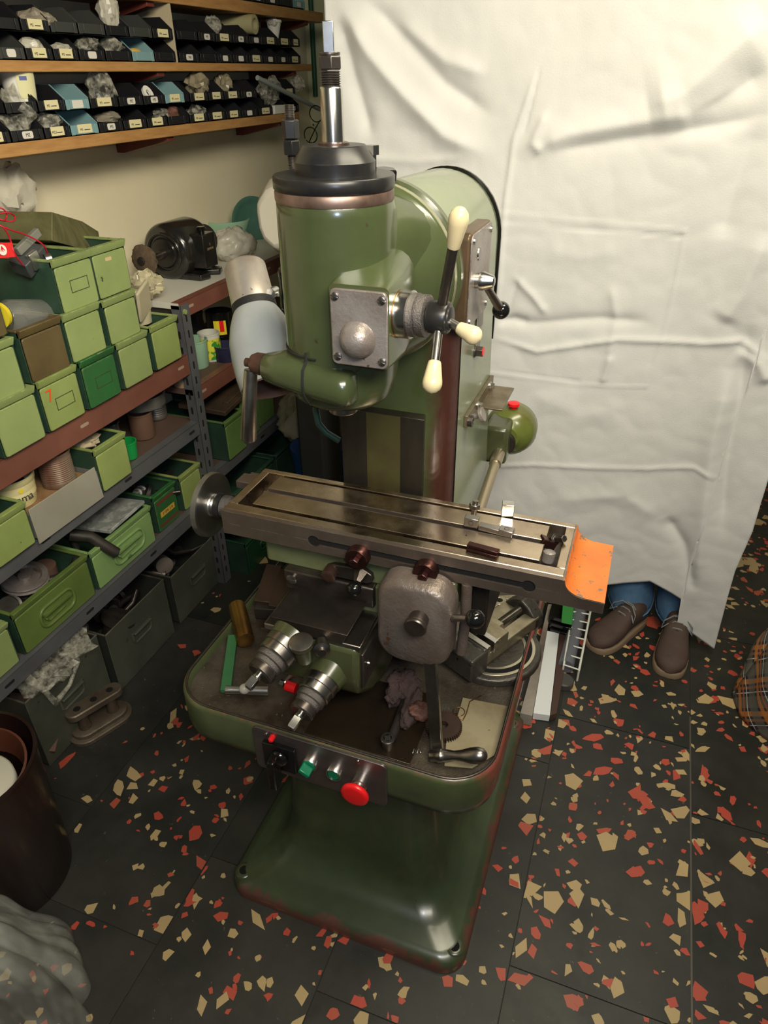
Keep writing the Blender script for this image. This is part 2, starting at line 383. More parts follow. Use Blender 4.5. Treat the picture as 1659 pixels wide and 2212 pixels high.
# ------------------------------------------------------------------ the room
random.seed(7)
XW, YB = -1.72, 3.62
struct('wall_left', MB().box(XW - .08, XW, -.9, YB + .08, 0, 2.9), m_wall)
struct('wall_back', MB().box(XW - .08, 2.2, YB, YB + .08, 0, 2.9), m_wall2)
flo = struct('floor', MB().box(XW - .08, 2.2, -.9, YB + .08, -.05, -.0025), m_grout)

def chips(mb, x0, x1, y0, y1, z, dens, rnd):
    """angular stone chips inlaid in one tile, cut off at its edge"""
    n = int((x1 - x0) * (y1 - y0) * dens); k = 0
    while k < n:
        cx, cy = rnd.uniform(x0, x1), rnd.uniform(y0, y1); k += 1
        if noise.noise(V((cx * 5, cy * 5, 3))) + .35 * rnd.random() < -.06: continue
        q = rnd.random(); s = .0045 + .0065 * rnd.random() if q < .56 else (.011 + .009 * rnd.random() if q < .91 else .020 + .014 * rnd.random())
        m = rnd.choice((4, 4, 5, 5, 6, 7)); rot = rnd.uniform(0, 6.28); el = rnd.uniform(.4, 1.0); pts = []
        a = sorted((i + rnd.uniform(-.33, .33)) / m * 2 * math.pi for i in range(m))
        for t in a:
            r = s * rnd.uniform(.65, 1.3); px, py = r * math.cos(t), r * math.sin(t) * el
            X = cx + px * math.cos(rot) - py * math.sin(rot); Y = cy + px * math.sin(rot) + py * math.cos(rot)
            pts.append((min(max(X, x0), x1), min(max(Y, y0), y1), z + .000003 * k))
        mb.cm = 1 if rnd.random() < (.5 if q < .92 else .75) else 2
        c = (cx, cy, pts[0][2])
        tri = [(i, (i + 1) % m, m) for i in range(m)]
        ar = lambda t: (pts[t[1]][0] - pts[t[0]][0]) * (cy - pts[t[0]][1]) - (pts[t[1]][1] - pts[t[0]][1]) * (cx - pts[t[0]][0])
        mb.add(pts + [c], [t for t in tri if ar(t) > 1e-9])
    mb.cm = 0

def tile(x0, x1, y0, y1, mat, dens, seed):
    g = .0012; mb = MB(); mb.box(x0 + g, x1 - g, y0 + g, y1 - g, -.004, 0)
    chips(mb, x0 + .002, x1 - .002, y0 + .002, y1 - .002, .0002, dens, random.Random(seed))
    o = obj('floor_tile', mb, [mat, m_chipc, m_chipr], flo, ang=30)
    o.data.polygons.foreach_set('use_smooth', [False] * len(o.data.polygons)); return o
xs = [-1.72, -1.555, -1.17, -.785, -.40, -.013, .371, .756, 1.14, 1.525, 2.1]
offs = [.1, .26, .02, .25, .06, .255, .03, .23, .06, .2]
sd = 0
for i in range(len(xs) - 1):
    y = -.2 + offs[i]
    while y < 3.6:
        ya, yb = max(y, -.2), min(y + .768, 3.6); sd += 1
        dens = 800 if xs[i] > -.1 else 620
        if xs[i] < -1.5 : dens = 100
        tile(xs[i], xs[i + 1], ya, yb, m_tile2 if random.random() < .35 else m_tile, dens, sd)
        y += .768
# strip seam right of the machine
obj('seam_strip', MB().box(.3685, .3735, -.2, 1.72, -.001, .0012), m_metalstrip, flo, bevel=.0005)
# conduit on the back wall beside the shelves
struct('trim_1', MB().box(-1.60, -1.52, YB - .02, YB, .1, 1.62).tube([(-1.68, YB - .012, 1.6), (-1.68, YB - .012, 2.6)], .012), [M('dark_green_post_paint', (.015, .085, .035), .5)])

# ------------------------------------------------------------------ the milling machine
mm = thing('milling_machine', 'green vertical milling machine on a flared pedestal with chip tray, table and worn levers', 'milling machine', (-.41, 1.15, 0))

def rings(spec, n=6):
    return [[V((x, y, z)) for x, y in rrect(x0, x1, y0, y1, r, n)] for z, x0, x1, y0, y1, r in spec]
# pedestal
m_hole = M('dark_hole', (.002, .002, .002), 1)
sp = [(0, -.698, -.108, .752, 1.545, .055), (.022, -.698, -.108, .752, 1.545, .055), (.034, -.690, -.116, .760, 1.535, .05), (.040, -.672, -.134, .778, 1.52, .05),
      (.048, -.645, -.160, .812, 1.50, .055), (.062, -.622, -.186, .845, 1.48, .06), (.095, -.604, -.206, .868, 1.465, .06), (.16, -.594, -.218, .880, 1.455, .065), (.30, -.592, -.222, .886, 1.45, .07), (.47, -.592, -.222, .886, 1.45, .07), (.50, -.605, -.21, .87, 1.46, .07)]
ped = obj('pedestal', MB().loft(rings(sp)), m_base, mm, ang=60)
for q in ((-.137, .802), (-.671, .796), (-.14, 1.475), (-.668, 1.475)):
    obj('hole_boss', MB().lathe((q[0], q[1], .036), (0, 0, 1), [(0, .022), (.0030, .020), (.0034, .0115), (.0026, .0112)], 28, False), m_base, ped, ang=60)
    obj('bolt_hole', MB().lathe((q[0], q[1], .036), (0, 0, 1), [(.0028, .0118), (.0029, .0001)], 24), m_hole, ped, ang=50)
# chip tray
TX0, TX1, TY0, TY1 = -.795, -.098, .802, 1.60
def trr(z, d, r): return [V((x, y, z)) for x, y in rrect(TX0 + d, TX1 - d, TY0 + d, TY1 - d, r, 9)]
tray = MB().loft([trr(.478, .05, .07), trr(.482, .02, .085), trr(.494, .004, .095), trr(.515, 0, .10), trr(.585, 0, .10), trr(.592, .003, .098), trr(.594, .007, .094), trr(.590, .0115, .09), trr(.568, .013, .088)], True, False)
tr = obj('chip_tray', tray, m_greenold, mm, ang=50)
tfl = MB().add(trr(.569, .0125, .089), [tuple(range(len(trr(.5, 0, .1))))])
obj('tray_floor', tfl, m_tray, tr)
obj('tray_rim', MB().tube([p for p in trr(.594, .0085, .093)] + [trr(.594, .0085, .093)[0]], .0028, 6, False), m_steeldark, tr, ang=80)
obj('drain_sheet', MB().box(-.485, -.26, .835, 1.02, .5695, .5712), M('oily_sheet_iron', (.05, .035, .02), .22, .6, c2=(.03, .022, .016), ns=8, bump=.3, bs=60), tr, bevel=.001)

# control panel on the tray's front
pan_o = V((-.581, .800, .598)); pu = V((1, 0, -.012)).normalized(); pv = V((0, 0, 1))
pan = obj('control_panel', MB().prism(rrect(0, .287, -.122, 0, .012, 4), (-.581, .801, .597), (1, 0, 0), (0, 0, 1), (0, -1, 0), .006), M('brushed_panel_steel', (.25, .21, .21), .38, .9, c2=(.19, .165, .165), ns=7, stretch=(1, 1, 6)), mm, bevel=.001)
FY = .795
obj('switch_plate', MB().box(-.556, -.484, FY - .010, FY, .500, .570), m_black, pan, bevel=.0015)
obj('rotary_switch_knob', MB().lathe((-.519, FY - .010, .540), (0, -1, 0), [(0, .020), (.008, .018), (.010, .015)], 20).box(-.531, -.515, FY - .042, FY - .012, .474, .556), m_black, pan, bevel=.003)
obj('indicator_light', MB().lathe((-.534, FY, .585), (0, -1, 0), [(0, .006), (.010, .006), (.013, .003)], 14), m_red, pan)
for q in ((-.549, .586), (-.352, .5885)):
    obj('panel_screw', MB().lathe((q[0], FY, q[1]), (0, -1, 0), [(0, .0045), (.003, .004), (.0035, .002)], 12), m_steel, pan)
def btn(x, z): obj('button_bezel', MB().lathe((x, FY, z), (0, -1, 0), [(0, .0165), (.012, .0165), (.014, .015), (.014, .0135), (.009, .0135)], 26, False), m_alu, pan)
btn(-.452, .5475); btn(-.400, .5405)
kn = MB().lathe((-.452, FY - .004, .5475), (0, -1, 0), [(0, .0132), (.010, .0132), (.012, .012)], 20)
kn.obox((-.4535, FY - .024, .5475), (.024, .022, .010), (math.sin(R(30)), 0, math.cos(R(30))), (math.cos(R(30)), 0, -math.sin(R(30))))
obj('selector_knob', kn, m_greenbtn, pan, bevel=.002)
obj('start_button', MB().lathe((-.400, FY - .004, .5405), (0, -1, 0), [(0, .0132), (.007, .0132), (.0085, .012)], 24), m_greenbtn, pan)
obj('stop_collar', MB().lathe((-.345, FY, .539), (0, -1, 0), [(0, .016), (.016, .016), (.017, .012), (.030, .012)], 24), m_alu, pan)
obj('emergency_stop_button', MB().lathe((-.345, FY - .027, .539), (0, -1, 0), [(0, .016), (.003, .024), (.006, .0275), (.011, .0285), (.0145, .0265), (.016, .020), (.0165, .0001)], 36), m_red, pan, ang=60)

# column
cx0, cx1 = -.528, -.298; cyf, cyb = 1.175, 1.50
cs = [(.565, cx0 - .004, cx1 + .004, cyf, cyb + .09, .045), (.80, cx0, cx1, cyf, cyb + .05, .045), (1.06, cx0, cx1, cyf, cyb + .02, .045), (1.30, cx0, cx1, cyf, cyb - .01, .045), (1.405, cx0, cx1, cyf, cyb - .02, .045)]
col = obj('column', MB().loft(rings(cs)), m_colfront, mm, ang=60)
# right and left skins of the column carry the pale paint
sk = MB(); N_ = 10
def skin_side(sx, mb):
    def fn(u, v):
        z = .57 + (1.405 - .57) * v; yb = (cyb + .09) + (cyb - .02 - cyb - .09) * v - .02
        y = 1.212 + (yb - 1.212) * u
        return V(((cx1 + .0012 + .004 * (1 - v)) if sx > 0 else (cx0 - .0012 - .004 * (1 - v)), y, z))
    return mb.grid(fn, 8, 12)
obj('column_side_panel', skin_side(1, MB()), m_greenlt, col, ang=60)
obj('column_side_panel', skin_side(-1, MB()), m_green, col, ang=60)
# dovetail slideway
dv = MB().prism([(-.516, 0), (-.344, 0), (-.350, .02), (-.350, .03), (-.510, .03), (-.510, .02)], (0, 1.15, .58), (1, 0, 0), (0, 1, 0), (0, 0, 1), .566)
obj('slideway', dv, M('column_slideway', (.075, .065, .05), .3, .7, c2=(.045, .04, .032), ns=6, bump=.05, stretch=(2, 1, .4)), col, bevel=.001)
obj('slideway_scraped_band', MB().box(-.462, -.392, 1.1490, 1.1502, .59, 1.145), M('green_oiled_band', (.06, .065, .022), .35, c2=(.05, .035, .015), ns=9), col)
# drum at the top of the column, arched casting with side walls
arch = MB(); AR = .150; ac = V((-.413, 0, 1.412))
def archring(y, r, hw, zb):
    pts = []
    for i in range(25):
        a = math.pi * i / 24; pts.append(V((ac.x + math.cos(a) * hw, y, ac.z + math.sin(a) * r)))
    pts += [V((ac.x - hw, y, zb)), V((ac.x + hw, y, zb))]
    return pts
arch.loft([archring(1.135, .125, .100, 1.36), archring(1.142, .132, .110, 1.35), archring(1.165, .136, .1145, 1.34), archring(1.30, .134, .1165, 1.33), archring(1.46, .128, .1165, 1.33), archring(1.485, .124, .114, 1.33), archring(1.493, .112, .105, 1.34)])
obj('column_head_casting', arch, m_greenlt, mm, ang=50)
obj('rear_cover_edge', MB().loft([archring(1.493, .129, .1185, 1.20), archring(1.500, .129, .1185, 1.20)]), m_black, mm, ang=50)
# side gearbox cover plate with speed lever
sg = MB().prism(rrect(0, .150, 0, .158, .012, 4), (cx1 - .004, 1.152, 1.322), (0, 1, 0), (0, 0, 1), (1, 0, 0), .026)
sgo = obj('speed_gearbox_cover', sg, M('cover_side_brownish', (.14, .085, .05), .35, .4, c2=(.09, .06, .03), ns=14), mm, bevel=.004)
obj('cover_plate', MB().prism(rrect(.002, .147, .002, .155, .012, 4), (cx1 + .022, 1.152, 1.322), (0, 1, 0), (0, 0, 1), (1, 0, 0), .003), m_cast, sgo, bevel=.001)
for y, z in ((1.165, 1.467), (1.288, 1.465), (1.162, 1.336), (1.288, 1.336)):
    obj('cover_screw', MB().lathe((cx1 + .025, y, z), (1, 0, 0), [(0, .0055), (.003, .005)], 12), m_steel, sgo)
obj('cover_plug', MB().lathe((cx1 + .025, 1.205, 1.440), (1, 0, 0), [(0, .011), (.002, .010), (.002, .007)], 18), m_steel, sgo)
obj('lever_hub', MB().lathe((cx1 + .020, 1.195, 1.398), (1, 0, 0), [(0, .013), (.012, .013), (.013, .016), (.019, .016), (.036, .010), (.038, .006)], 24), m_steelbright, sgo)
lp0, lp1 = V((cx1 + .040, 1.20, 1.392)), V((cx1 + .055, 1.272, 1.333))
obj('speed_lever', MB().tube([lp0, lp0.lerp(lp1, .5), lp1], [.0062, .0072, .0085], 12), m_steel, sgo)
obj('lever_ball', MB().ball(lp1 + (lp1 - lp0).normalized() * .010, .0165, 20), m_black, sgo, ang=180)
# name plates
pl = obj('data_plate', MB().box(cx1 + .0035, cx1 + .0050, 1.318, 1.372, 1.265, 1.448), m_lampalu, mm, bevel=.0004)
for k in range(5):
    z1 = 1.443 - k * .0355
    obj('table_field', MB().box(cx1 + .0050, cx1 + .0054, 1.323, 1.367, z1 - .031, z1), M('plate_grey_field', (.20, .19, .18), .4, .5), pl)
pl2 = obj('maker_plate', MB().box(cx1 + .0035, cx1 + .0050, 1.322, 1.362, 1.212, 1.255), m_lampalu, mm, bevel=.0004)
obj('plate_field', MB().box(cx1 + .0050, cx1 + .0054, 1.327, 1.357, 1.218, 1.249), M('plate_grey_field', (.2, .19, .18), .4, .5), pl2)
obj('oil_plug', MB().lathe((cx1, 1.325, 1.228), (1, 0, 0), [(0, .012), (.006, .012)], 20).lathe((cx1 + .006, 1.325, 1.228), (1, 0, 0), [(0, .0105), (.013, .0105)], 6), m_steeldark, mm, bevel=.0006)
obj('oil_level_window', MB().lathe((cx1 + .0185, 1.325, 1.228), (1, 0, 0), [(0, .009), (.002, .009)], 20), m_red, mm)
# bracket strip on the column side
br = obj('side_bracket', MB().box(cx1 + .003, cx1 + .011, 1.262, 1.50, 1.088, 1.114).box(cx1 + .003, cx1 + .06, 1.37, 1.50, 1.086, 1.090), M('bracket_steel', (.22, .18, .12), .4, .7, c2=(.13, .1, .06), ns=20), mm, bevel=.001)
for y in (1.345, 1.46):
    obj('bracket_bolt', MB().lathe((cx1 + .011, y, 1.104), (1, 0, 0), [(0, .009), (.003, .009)], 16).lathe((cx1 + .014, y, 1.104), (1, 0, 0), [(0, .007), (.008, .007)], 6), m_steelbright, br)
obj('clamp_screw', MB().lathe((cx1 + .011, 1.282, 1.103), (.85, 0, .35), [(0, .006), (.022, .006), (.022, .015), (.030, .015)], 22), m_cast, br, bevel=.0008)
obj('bracket_bushing', MB().lathe((cx1 + .010, 1.272, 1.100), (1, 0, 0), [(0, .012), (.010, .012), (.010, .006), (.002, .006)], 18), m_steeldark, br)
# feed gearbox dome behind, with cardan shaft
dc = V((-.262, 1.655, .912))
obj('feed_motor_housing', MB().lathe((dc.x, dc.y + .06, dc.z), (0, -1, 0), [(0, .03), (.01, .055), (.03, .066), (.06, .068), (.085, .060), (.10, .045), (.108, .032), (.115, .030)], 32), M('dome_yellow_green', (.12, .17, .035), .28, c2=(.10, .10, .02), ns=7, coat=.4), mm, ang=60)
obj('housing_neck', MB().box(-.31, -.25, 1.55, 1.68, .86, .96), m_oilgreen, mm, bevel=.01)
obj('oil_cap', MB().lathe((dc.x + .004, dc.y - .01, dc.z + .064), (0, 0, 1), [(0, .008), (.008, .008), (.008, .015), (.015, .015), (.016, .012)], 20), m_red, mm)
cf = obj('shaft_flange', MB().lathe((dc.x - .008, dc.y - .050, dc.z - .012), (0, -1, -.1), [(0, .034), (.012, .034), (.014, .030), (.014, .016), (.03, .016)], 28), m_steeldark, mm, bevel=.0008)
s0, s1 = V((-.270, 1.60, .898)), V((-.255, 1.16, .842))
obj('cardan_shaft', MB().tube([s0, s0.lerp(s1, .10), s0.lerp(s1, .101), s0.lerp(s1, .22), s0.lerp(s1, .221), s1], [.014, .014, .0155, .0155, .0125, .0125], 16), M('shaft_golden_steel', (.45, .38, .27), .28, .9), cf, ang=60)
obj('universal_joint', MB().tube([s1 + V((0, .05, .006)), s1 + V((.004, 0, -.006)), s1 + V((.012, -.05, -.03))], [.019, .021, .018], 14), m_steeldark, cf)

# swivelling head
fl = MB().lathe((-.426, 1.135, 1.417), (0, -1, 0), [(0, .146), (.014, .146), (.017, .144), (.019, .139), (.026, .139), (.028, .142), (.040, .142), (.046, .139), (.058, .130), (.075, .115), (.10, .09), (.14, .06)], 64)
hd = obj('swivel_flange', fl, m_green, mm, ang=30)
obj('degree_ring', MB().lathe((-.426, 1.1075, 1.417), (0, -1, 0), [(0, .1426), (.012, .1426), (.0125, .139)], 64, False), M('degree_ring_paint', (.30, .32, .2), .35, .3, c2=(.25, .22, .14), ns=9), hd, ang=50)
HX, HY = -.430, .970
body = MB()
def hring(z, rf, rs, rb, w=1.0):
    """head section: round in front, stretched back into the swivel"""
    pts = []
    for i in range(44):
        a = 2 * math.pi * i / 44; c, s = math.cos(a), math.sin(a)
        x = HX + rs * c; y = HY + (rf * s if s < 0 else rb * s)
        if s > 0: x = HX + rs * (abs(c) ** .7) * (1 if c > 0 else -1)
        pts.append(V((x, y, z)))
    return pts
for z, rf, rs, rb in []: pass
body.loft([hring(1.253, .045, .048, .045), hring(1.257, .066, .070, .07), hring(1.268, .078, .080, .09), hring(1.29, .082, .0825, .115), hring(1.33, .082, .083, .135), hring(1.42, .0825, .083, .14), hring(1.50, .0825, .083, .125), hring(1.535, .082, .083, .095), hring(1.548, .082, .0825, .084), hring(1.551, .080, .081, .081)])
head = obj('spindle_head', body, m_green, mm, ang=50)
# neck between head and flange on the right (fills the corner)
obj('head_neck', MB().loft([[V((x, .99, z)) for x, z in rrect(-.50, -.352, 1.30, 1.54, .05, 6)], [V((x, 1.04, z)) for x, z in rrect(-.515, -.335, 1.29, 1.545, .06, 6)], [V((x, 1.10, z)) for x, z in rrect(-.555, -.300, 1.285, 1.545, .10, 6)]]), m_green, head, ang=60)
obj('head_collar', MB().lathe((HX, HY, 1.549), (0, 0, 1), [(0, .0825), (.003, .0835), (.013, .0835), (.015, .082)], 48), M('scraped_collar', (.34, .24, .20), .4, .7, c2=(.12, .07, .05), ns=11), head, ang=50)
cap = obj('top_cap', MB().lathe((HX, HY, 1.564), (0, 0, 1), [(0, .0825), (.002, .0845), (.016, .0845), (.018, .083), (.0185, .058)], 52), m_blackcap, head, ang=50)
obj('spindle_nose_cover', MB().lathe((HX + .002, HY, 1.582), (0, 0, 1), [(0, .0555), (.016, .056), (.018, .0545), (.034, .044), (.0355, .042), (.0355, .016)], 44), m_blackcap, head, ang=35)
obj('spindle_collar', MB().lathe((HX + .002, HY, 1.617), (0, 0, 1), [(0, .021), (.003, .021), (.004, .018)], 28), M('collar_brownsteel', (.2, .13, .11), .35, .9), head)
obj('spindle_sleeve', MB().lathe((HX + .001, HY, 1.618), (0, 0, 1), [(0, .0155), (.064, .0150), (.066, .0140), (.067, .0125)], 30), m_steelbright, head, ang=50)
th = [(0, .0115)]
for i in range(7): th += [(.0008 + i * .0026, .0135), (.0021 + i * .0026, .0110)]
obj('drawbar_thread', MB().lathe((HX + .001, HY, 1.684), (0, 0, 1), th, 22), m_steeldark, head, ang=20)
obj('drawbar_nut', MB().lathe((HX + .001, HY, 1.7025), (0, 0, 1), [(0, .0135), (.0015, .0150), (.014, .0150), (.0155, .0135)], 6).lathe((HX + .001, HY, 1.7185), (0, 0, 1), [(0, .0135), (.003, .0135)], 20), m_steeldark, head, bevel=.0005)
obj('drawbar_square', MB().obox((HX + .0005, HY, 1.737), (.0135, .0135, .034), (0, 0, 1), (1, .35, 0)), m_steelbright, head, bevel=.0008)
obj('quill_nose', MB().lathe((HX, HY, 1.228), (0, 0, 1), [(0, .022), (.002, .024), (.03, .024)], 28), m_steel, head, bevel=.0005)
obj('hex_bolt_on_flange', MB().lathe((-.405, 1.105, 1.552), (.1, -.05, 1), [(0, .013), (.008, .013), (.008, .0185), (.022, .0185), (.024, .016)], 6), m_black, hd, bevel=.001)
# split clamp at the head's foot
def csec(x, y0, y1, z0, z1, r): return [V((x, y, z)) for y, z in rrect(y0, y1, z0, z1, r, 6)]
cl = MB().loft([csec(-.530, .886, .918, 1.300, 1.332, .015), csec(-.526, .881, .924, 1.295, 1.337, .020), csec(-.500, .876, .95, 1.289, 1.338, .022), csec(-.45, .870, .98, 1.281, 1.336, .024), csec(-.395, .866, .98, 1.275, 1.331, .025), csec(-.383, .867, .975, 1.276, 1.328, .025), csec(-.377, .874, .965, 1.283, 1.321, .018)])
cb = obj('clamp_boss', cl, m_green, head, ang=70)
obj('clamp_slit', MB().tube([V((-.450, .8875, 1.352)), V((-.450, .886, 1.338)), V((-.450, .874, 1.330)), V((-.450, .8695, 1.312)), V((-.450, .8695, 1.296)), V((-.450, .877, 1.283)), V((-.450, .892, 1.268))], .0022, 6), m_rubber, cb)
obj('clamp_slit', MB().tube([HXp for HXp in [V((HX + .0835 * math.sin(R(a)), HY - .0835 * math.cos(R(a)), 1.343 + .0 * a)) for a in range(-75, 1, 6)]], .0017, 6), m_rubber, cb)
lo = V((-.548, .905, 1.318))
obj('clamp_lever_boss', MB().lathe(lo + V((.022, 0, 0)), (-1, 0, 0), [(0, .010), (.004, .017), (.018, .0175), (.026, .014), (.028, .007), (.038, .007)], 22), M('bronzed_boss', (.16, .09, .07), .35, .8), cb)
obj('clamp_lever', MB().tube([lo + V((-.006, -.005, -.010)), lo + V((-.010, -.01, -.05)), lo + V((-.018, -.016, -.125)), lo + V((-.018, -.016, -.130))], [.0105, .0115, .0135, .010], 18), m_steel, cb, ang=50)
# square cover with hemispherical bulge
boss = MB().loft([[V((x, .866, z)) for x, z in rrect(-.398, -.312, 1.350, 1.462, .008, 4)], [V((x, .885, z)) for x, z in rrect(-.400, -.311, 1.347, 1.467, .012, 4)], [V((x, .93, z)) for x, z in rrect(-.405, -.310, 1.340, 1.475, .02, 4)], [V((x, .99, z)) for x, z in rrect(-.42, -.318, 1.335, 1.485, .03, 4)]])
bo = obj('feed_box', boss, m_green, head, ang=50)
cv = MB().prism(rrect(-.395, -.313, 1.352, 1.457, .008, 4), (0, .866, 0), (1, 0, 0), (0, 0, 1), (0, -1, 0), .006)
cvo = obj('cover_plate', cv, m_cast, bo, bevel=.0015)
obj('cover_bulge', MB().lathe((-.356, .861, 1.390), (0, -1, 0), [(0, .028), (.002, .0255), (.006, .0245), (.012, .0215), (.018, .015), (.021, .008), (.022, .0002)], 32), m_cast, bo, ang=80)
for x, z in ((-.387, 1.447), (-.320, 1.447), (-.386, 1.364), (-.320, 1.363)):
    obj('slotted_screw', MB().lathe((x, .860, z), (0, -1, 0), [(0, .0058), (.0022, .0055), (.003, .004)], 16).obox((x, .8569, z), (.0108, .0006, .0012), (.3, 0, 1), (1, 0, -.3)), m_steel, bo)
# capstan feed wheel
ha, hdir = V((-.312, .905, 1.418)), V((1, -.06, .03)).normalized()
hub = obj('feed_dial', MB().lathe(ha, hdir, [(0, .033), (.004, .033)], 36), m_copper, head)
obj('graduated_ring', MB().lathe(ha + hdir * .004, hdir, [(0, .0325), (.016, .0325), (.017, .030)], 36), m_steelbright, hub)
kn1 = []
obj('knurled_ring', MB().lathe(ha + hdir * .020, hdir, [(0, .028), (.001, .0295), (.009, .0295), (.010, .026), (.0115, .026), (.0125, .0285), (.023, .0285), (.024, .025)], 60), M('knurled_steel', (.20, .18, .17), .4, .9, bump=1, bs=500), hub, ang=30)
obj('capstan_hub', MB().lathe(ha + hdir * .044, hdir, [(0, .018), (.002, .0215), (.004, .022), (.026, .022), (.029, .020), (.030, .016), (.032, .0155), (.033, .013)], 32), m_blackcap, hub)
hc = ha + hdir * .060
def arm(pt, kl, kr, mat, rr):
    d = (pt - hc).normalized(); L = (pt - hc).length
    a = obj('feed_arm', MB().tube([hc + d * .015, hc + d * (L - kl * .8)], rr, 14), mat, hub)
    obj('arm_knob', MB().lathe(pt - d * kl, d, [(0, kr * .62), (kl * .05, kr * .68), (kl * .60, kr * .98), (kl * .72, kr), (kl * .85, kr * .86), (kl * .95, kr * .5), (kl, kr * .05)], 26), m_cream, hub, ang=70)
arm(P(1, .862, 996, 446), .052, .0125, m_steeldark, .0070)
arm(P(1, .880, 1038, 733), .036, .0125, m_steel, .0062)
arm(P(1, .835, 931, 850), .044, .0135, m_steelbright, .0065)
# black box on the head's left
obj('side_motor_box', MB().box(-.545, -.50, .99, 1.12, 1.375, 1.445), m_black, head, bevel=.008)
obj('side_knuckle', MB().lathe((-.545, 1.10, 1.40), (-1, 0, -.2), [(0, .010), (.012, .010), (.014, .006), (.028, .006)], 16), m_steel, head)
# small lubricating nipple and hex behind the spindle
obj('oil_nipple', MB().lathe((-.392, 1.02, 1.582), (0, 0, 1), [(0, .006), (.02, .006), (.02, .010), (.032, .010)], 6), m_steelbright, head)
# threaded stud with coupling nuts at the back left of the head
sx = P(1, 1.06, 632, 360); st_ = V((sx.x, 1.06, 1.545))
tp = P(1, 1.06, 624, 226)
sl = tp.z - st_.z; pf = []
k = 0
while k * .0022 < sl: pf += [(k * .0022, .0062), (k * .0022 + .0011, .0075)]; k += 1
sto = obj('threaded_stud', MB().lathe(st_, (tp - st_), pf, 14), m_steeldark, head, ang=20)
sd_ = (tp - st_).normalized()
obj('stud_nut', MB().lathe(st_ + sd_ * sl * .43, sd_, [(0, .0118), (.0012, .0135), (.019, .0135), (.0205, .0118)], 6), m_blackcap, sto, bevel=.0005)
obj('stud_nut', MB().lathe(st_ + sd_ * (sl * .43 + .0215), sd_, [(0, .0118), (.0012, .0130), (.024, .0130), (.0255, .0115)], 6, a0=.4), m_blackcap, sto, bevel=.0005)
obj('stud_foot', MB().box(-.53, -.45, 1.02, 1.10, 1.50, 1.548), m_green, sto, bevel=.01)

# ---- table
TZ = .993; tx0, tx1, ty0, ty1 = -.686, -.040, .960, 1.127
tb = MB()
# rim frame as four walls around the coolant trough, trough floor, two ways with a T slot between
tb.box(tx0, tx1, ty0, .982, .950, TZ); tb.box(tx0, tx1, 1.113, ty1, .950, TZ); tb.box(tx0, -.668, .982, 1.113, .950, TZ); tb.box(-.056, tx1, .982, 1.113, .950, TZ)
tbl = obj('table', tb, m_table, mm, bevel=.0015)
obj('trough', MB().box(-.668, -.056, .982, 1.113, .946, .9585), m_slot, tbl)
obj('table_way', MB().box(-.640, -.085, .9905, 1.0405, .958, .9935), m_table, tbl, bevel=.001)
obj('table_way', MB().box(-.640, -.085, 1.0545, 1.104, .958, .9935), m_table, tbl, bevel=.001)
obj('t_slot_lip', MB().box(-.640, -.085, 1.036, 1.0405 + .0015, .974, .9930).box(-.640, -.085, 1.0535, 1.058, .974, .9930), m_tablefront, tbl)
# front face with slot
fr = MB(); fz0, fz1, gz = .941, .9925, .9655
SX0, SX1 = -.492, -.094
def keyhole(sg):
    hr, br = .0066, .0122; q = [(tx0, gz)]
    n_ = 9; a0_ = math.asin(hr / br)
    q.append((SX0 - br, gz))
    for i in range(1, n_ + 1):
        a = math.pi - (math.pi - a0_) * i / n_; q.append((SX0 + br * math.cos(a), gz + sg * br * math.sin(a)))
    for i in range(0, n_):
        a = math.pi - a0_ - (math.pi - a0_) * i / n_; q.append((SX1 + br * math.cos(a), gz + sg * br * math.sin(a)))
    q += [(SX1 + br, gz), (tx1, gz), (tx1, fz1 if sg > 0 else fz0), (tx0, fz1 if sg > 0 else fz0)]
    return q
for sg in (1, -1): fr.prism(keyhole(sg), (0, ty0, 0), (1, 0, 0), (0, 0, 1), (0, -1, 0), .0105)
fro = obj('table_front_rail', fr, m_tablefront, tbl, ang=25)
obj('rail_slot', MB().box(SX0 - .0135, SX1 + .0135, ty0 - .0075, ty0 + .001, gz - .0135, gz + .0135), m_hole, tbl)
# orange cove at the right end
cove = []
for i in range(11):
    t = i / 10; a = R(90) * t
    cove.append((tx1 + .004 + .036 * (1 - math.cos(a)) , TZ - .004 - .026 * math.sin(a)))
pol = [(tx1 - .001, TZ - .0005), (tx1 + .002, TZ - .001)] + cove + [(tx1 + .071, TZ - .031), (tx1 + .071, .941), (tx1 - .001, .941)]
eo = obj('table_end', MB().prism(pol, (0, ty0 - .0105, 0), (1, 0, 0), (0, 0, 1), (0, 1, 0), ty1 - ty0 + .0105), m_tablefront, tbl, ang=30)
op = [(x, z + .0008) for x, z in pol[1:14]]
g_ = MB().grid(lambda u, v: V((op[min(int(round(u * 12)), 12)][0], ty0 - .009 + (ty1 - ty0 + .007) * v, op[min(int(round(u * 12)), 12)][1])), 12, 8)
obj('orange_paint', g_, m_orange, tbl, ang=50)
# back rail, left brackets
obj('back_rail', MB().box(tx0 + .02, tx1, ty1 - .001, ty1 + .012, .945, .985).box(-.735, tx0 + .005, 1.085, 1.122, .958, .975).box(-.725, tx0, 1.12, 1.135, .955, .972), m_tablefront, tbl, bevel=.001)
